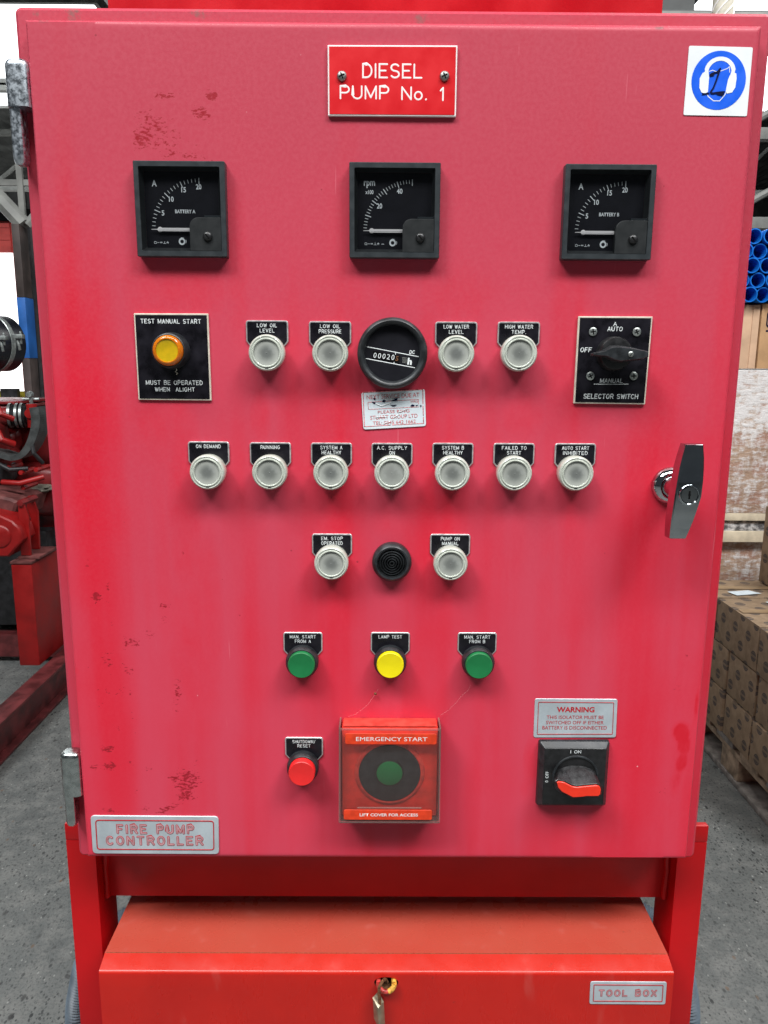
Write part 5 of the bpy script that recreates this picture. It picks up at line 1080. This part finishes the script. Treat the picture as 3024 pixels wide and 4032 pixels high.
b = MB(); b.lathe(ex-.0001, ez+.0010, [(0, -.0262), (.0145, -.0263), (.0154, -.0258), (.0155, -.0250)], 40, 'green'); obj('button_cap', b, p, (ex, -.026, ez))
cv = [(-.0588, .9925), (.0610, .9925), (.0625, .8700), (-.0600, .8700)]
b = MB(); b.prism(rrq(shrinkq(cv, .0018), .001, 2), -.0300, -.0285, 'cover', back=True); obj('clear_cover', b, p, (0, -.029, .93), smooth=0)
b = MB(); b.ring(rrq(cv, .002, 2), rrq(shrinkq(cv, .0018), .001, 2), -.0302, -.0280, 'cover_edge')
for x0, x1 in ((-.0592, -.0574), (.0597, .0615)): b.box(x0, x1, -.0279, .0, .8715, .9925, 'cover_edge')
b.box(-.0573, .0596, -.0279, -.0040, .8705, .8722, 'cover_edge'); obj('cover_edge', b, p, (0, -.02, .93), smooth=0)
b = MB(); b.box(-.0375, .0400, -.0312, -.0303, .8900, .8914, 'cover_edge'); obj('finger_lip', b, p, (0, -.031, .89), smooth=0)
for s, (x0, x1, z0, z1), (tx0, tx1, tz0, tz1), nm_ in (('EMERGENCY START', (-.0517, .0562, .9733, .9868), (-.0388, .0452, .9775, .9826), 'EMERGENCY START'), ('LIFT COVER FOR ACCESS', (-.0537, .0526, .8748, .8879), (-.0345, .0356, .8795, .8834), 'LIFT COVER FOR ACCESS')):
    b = MB(); b.prism(rr(x0, x1, z0, z1, .0022, 4), -.0309, -.0303, 'orange_lab', .0002); l_ = obj('cover_label', b, p, ((x0+x1)/2, -.031, z0), f'orange red strip reading {nm_}'); 
    tt = text(p, s, tx0, tx1, tz0, tz1, -.0311, 'sign_white', .02)
# warning label
q = [at(*c_) for c_ in ((1155.4, 1508.6), (1334, 1509.9), (1330, 1592.7), (1152, 1592.7))]
a = MB(); a.prism(rrq(q, .003), -.0006, .0006, 'alu', .0003); p = obj('warning_label', a, K, (.227, 0, .993), 'silver label with red WARNING text above the isolator switch')
frame_line(p, q, .0042, .0006, -.0010, 'print_red', .0014)
def wl(px, py): return at(1097.2+px*.26455, 1453.8+py*.26455, -.0006)
for s, x0, x1, z0, z1, b_ in (('WARNING', 398, 708, 320, 277, .03), ('THIS ISOLATOR MUST BE', 316, 782, 374, 348, .0), ('SWITCHED OFF IF EITHER', 311, 782, 417, 391, .0), ('BATTERY IS DISCONNECTED', 281, 808, 460, 433, .0)):
    (xa, za), (xb_, zb) = wl(x0, z0), wl(x1, z1); text(p, s, xa, xb_, za, zb, -.0008, 'print_red', b_)
# isolator switch
icx, icz = .2268, .9212; h0, h1 = .0435, .0378
a = MB(); A = rr(icx-h0, icx+h0, icz-h0, icz+h0, .0025, 3); A2 = rr(icx-h0+.0008, icx+h0-.0008, icz-h0+.0008, icz+h0-.0008, .0025, 3); B = rr(icx-h1, icx+h1, icz-h1, icz+h1, .0012, 3); n = len(A)
a.add([(x, -.011, z) for x, z in B]+[(x, -.0045, z) for x, z in A2]+[(x, 0.001, z) for x, z in A], [tuple(range(n))]+[(k*n+i, (k+1)*n+i, (k+1)*n+(i+1) % n, k*n+(i+1) % n) for k in (0, 1) for i in range(n)], 'black_dusty')
p = obj('isolator_switch', a, K, (icx, 0, icz), 'square black isolator switch with a red and black rotary handle, lower right', smooth=25)
b = MB(); b.prism(rr(icx-h1+.0004, icx+h1-.0004, icz-h1+.0004, icz+h1-.0004, .0012, 3), -.0116, -.0109, 'black', .0003); obj('face_plate', b, p, (icx, -.011, icz))
rcx, rcz = icx+.0012, icz+.0003
b = MB(); b.lathe(rcx, rcz, [(.0255, -.0117), (.0262, -.0132), (.0276, -.0132), (.0282, -.0116)], 56, 'black_dusty', capf=False); b.f = b.f[:]; obj('rotor_ring', b, p, (rcx, -.012, rcz))
K2 = 1.0207
def ih(px, py): X, Z = at(1097.2+px*.26455, 1453.8+py*.26455, -.05); return (CP.x+(X-CP.x)*K2, CP.z+(Z-CP.z)*K2)
face = [ih(*c_) for c_ in ((398, 890), (410, 880), (455, 887), (520, 920), (560, 928), (610, 922), (720, 912), (745, 920), (757, 945), (752, 985), (735, 1000), (640, 1000), (600, 1006), (530, 1010), (490, 990), (440, 965), (408, 930))]
ar = sum(face[i-1][0]*face[i][1]-face[i][0]*face[i-1][1] for i in range(len(face)))
if ar < 0: face = face[::-1]
big = inset(face, -.0022); n = len(big)
fcx = sum(x for x, z in face)/n; fcz = sum(z for x, z in face)/n
base_ = [(rcx+.0262*math.cos(math.atan2((z-fcz)*2.2, x-fcx)), rcz+.0150*math.sin(math.atan2((z-fcz)*2.2, x-fcx))) for x, z in big]
b = MB(); b.add([(x, -.0332, z) for x, z in inset(big, .0008)]+[(x, -.0322, z) for x, z in big]+[(x, -.0118, z) for x, z in base_], [tuple(range(n))]+[(k*n+i, (k+1)*n+i, (k+1)*n+(i+1) % n, k*n+(i+1) % n) for k in (0, 1) for i in range(n)], 'black'); hd = obj('rotary_handle', b, p, (rcx, -.02, rcz), smooth=45)
b = MB(); b.prism(face, -.0348, -.0330, 'red_glow', .0006); b2 = [ih(*c_) for c_ in ((412, 945), (520, 962), (745, 962))]; obj('red_insert', b, hd, (fcx, -.034, fcz))
text(p, 'I  ON', *[wlx for wlx in (at(1097.2+510*.26455, 1453.8+655*.26455, -.0116)[0], at(1097.2+597*.26455, 1453.8+655*.26455, -.0116)[0], at(1097.2+510*.26455, 1453.8+656*.26455, -.0116)[1], at(1097.2+510*.26455, 1453.8+630*.26455, -.0116)[1])], -.0118, 'engrave', .01)
x_, z_ = at(1097.2+318*.26455, 1453.8+848*.26455, -.0116); text(p, '0  OFF', x_-.0072, x_+.0072, z_-.0019, z_+.0019, -.0118, 'engrave', .01, rot=PI/2)
# FIRE PUMP CONTROLLER label
q = [at(*c_) for c_ in ((195.7, 1760.8), (472.1, 1763), (473.5, 1844.2), (201, 1842.8))]
a = MB(); a.prism(rrq(q, .0055, 5), -.0010, .0006, 'alu', .0004); p = obj('controller_label', a, K, (-.291, 0, .833), 'silver label reading FIRE PUMP CONTROLLER in outlined letters')
frame_line(p, q, .0056, .0012, -.0014, 'print_red', .0045)
def fp(px, py): return at(109.7+px*.26455, 1591+py*.26455, -.0010)
for s, x0, x1, z0, z1 in (('FIRE PUMP', 538, 1172, 797, 718), ('CONTROLLER', 452, 1247, 890, 812)):
    (xa, za), (xb_, zb) = fp(x0, z0), fp(x1, z1); outlined(p, s, xa, xb_, za, zb, -.0012)
# door handle
rx, rz = .3203, 1.2798
a = MB(); a.lathe(rx, rz, [(.0135, -.0100), (.0150, -.0098), (.0206, -.0040), (.0212, -.0020), (.0212, 0)], 48, 'chrome_clean', capf=False); p = obj('door_handle', a, K, (rx, 0, rz), 'chrome T shaped door handle with a key lock, right edge of the door')
b = MB(); b.lathe(rx, rz, [(.0115, -.044), (.0122, -.020), (.0130, -.0085)], 36, 'chrome_clean', capf=False); obj('stem', b, p, (rx, -.02, rz))
FL = [(1.3325, .3145, .3325), (1.3319, .3140, .3328), (1.3180, .3106, .3342), (1.3069, .3085, .3347), (1.2920, .3068, .3348), (1.2758, .3054, .3341), (1.2600, .3046, .3306), (1.2495, .3041, .3281), (1.2380, .3042, .3248), (1.2295, .3046, .3222), (1.2289, .3050, .3216)]
b = MB(); vs = []; zc = 1.281
for i, (z, xa, xb_) in enumerate(FL):
    yf = -.0560+1.15*(z-zc)**2; e = 0.0008 if i in (0, len(FL)-1) else 0
    vs += [(xa-.0010, -.0395, z), (xa, yf+.0012+e, z), (xa+.0012, yf+e, z), (xb_-.0012, yf+e, z), (xb_, yf+.0012+e, z), (xb_+.0010, -.0395, z)]
fs = []
for i in range(len(FL)-1):
    for k in range(5): fs.append((i*6+k, (i+1)*6+k, (i+1)*6+k+1, i*6+k+1))
    fs.append((i*6+5, (i+1)*6+5, (i+1)*6, i*6))
fs += [(0, 1, 2, 3, 4, 5)]+[tuple((len(FL)-1)*6+k for k in (5, 4, 3, 2, 1, 0))]
b.add(vs, fs, 'chrome_clean'); gr = obj('grip', b, p, (rx, -.05, zc), smooth=35)
lx, lz = .3205, 1.2783; yl = -.0560
b = MB(); b.lathe(lx, lz, [(.0088, yl-.0002), (.0098, yl-.0022), (.0112, yl-.0020), (.0119, yl-.0004), (.0119, yl+.003)], 40, 'chrome_clean', capf=False); obj('lock_ring', b, p, (lx, yl, lz))
b = MB(); b.lathe(lx, lz, [(0, yl-.0008), (.0088, yl-.0008)], 32, 'chrome_clean'); b.prism([(lx-.0009, lz-.0044), (lx+.0009, lz-.0044), (lx+.0009, lz-.001), (lx+.0016, lz), (lx+.0009, lz+.001), (lx+.0009, lz+.0044), (lx-.0009, lz+.0044), (lx-.0009, lz+.001), (lx-.0016, lz), (lx-.0009, lz-.001)], yl-.0011, yl-.0007, 'blackest'); obj('key_cylinder', b, p, (lx, yl, lz), smooth=0)
# cobweb threads
def web(pts, label):
    a = MB(); P3 = [(*at(px, py, -yy)[:1], -yy, at(px, py, -yy)[1]) for px, py, yy in pts]; a.tube(P3, .00006, 5, 'web'); o = obj('cobweb', a, None, P3[0]); tag(o, label, 'cobweb'); return o
web(((818, 1487, .003), (810, 1500, .003), (796, 1520, .004), (785, 1530, .006), (768, 1543, .010), (752, 1548, .015)), 'cobweb thread from the lamp test button down to the left of the emergency box')
web(((1016, 1480, .006), (1012, 1490, .004), (998, 1502, .003), (985, 1518, .003), (970, 1533, .006), (952, 1545, .012)), 'cobweb thread from the green FROM B button to the emergency box')
a = MB(); x, z = at(811, 1499, -.004); a.tube([(x-.0014, -.003, z+.001), (x, -.004, z), (x+.0012, -.0035, z-.0008)], [.0008, .0016, .0007], 8, 'rust'); tag(obj('spider_husk', a, None, (x, -.003, z)), 'tiny brown spider husk below the yellow button', 'spider')
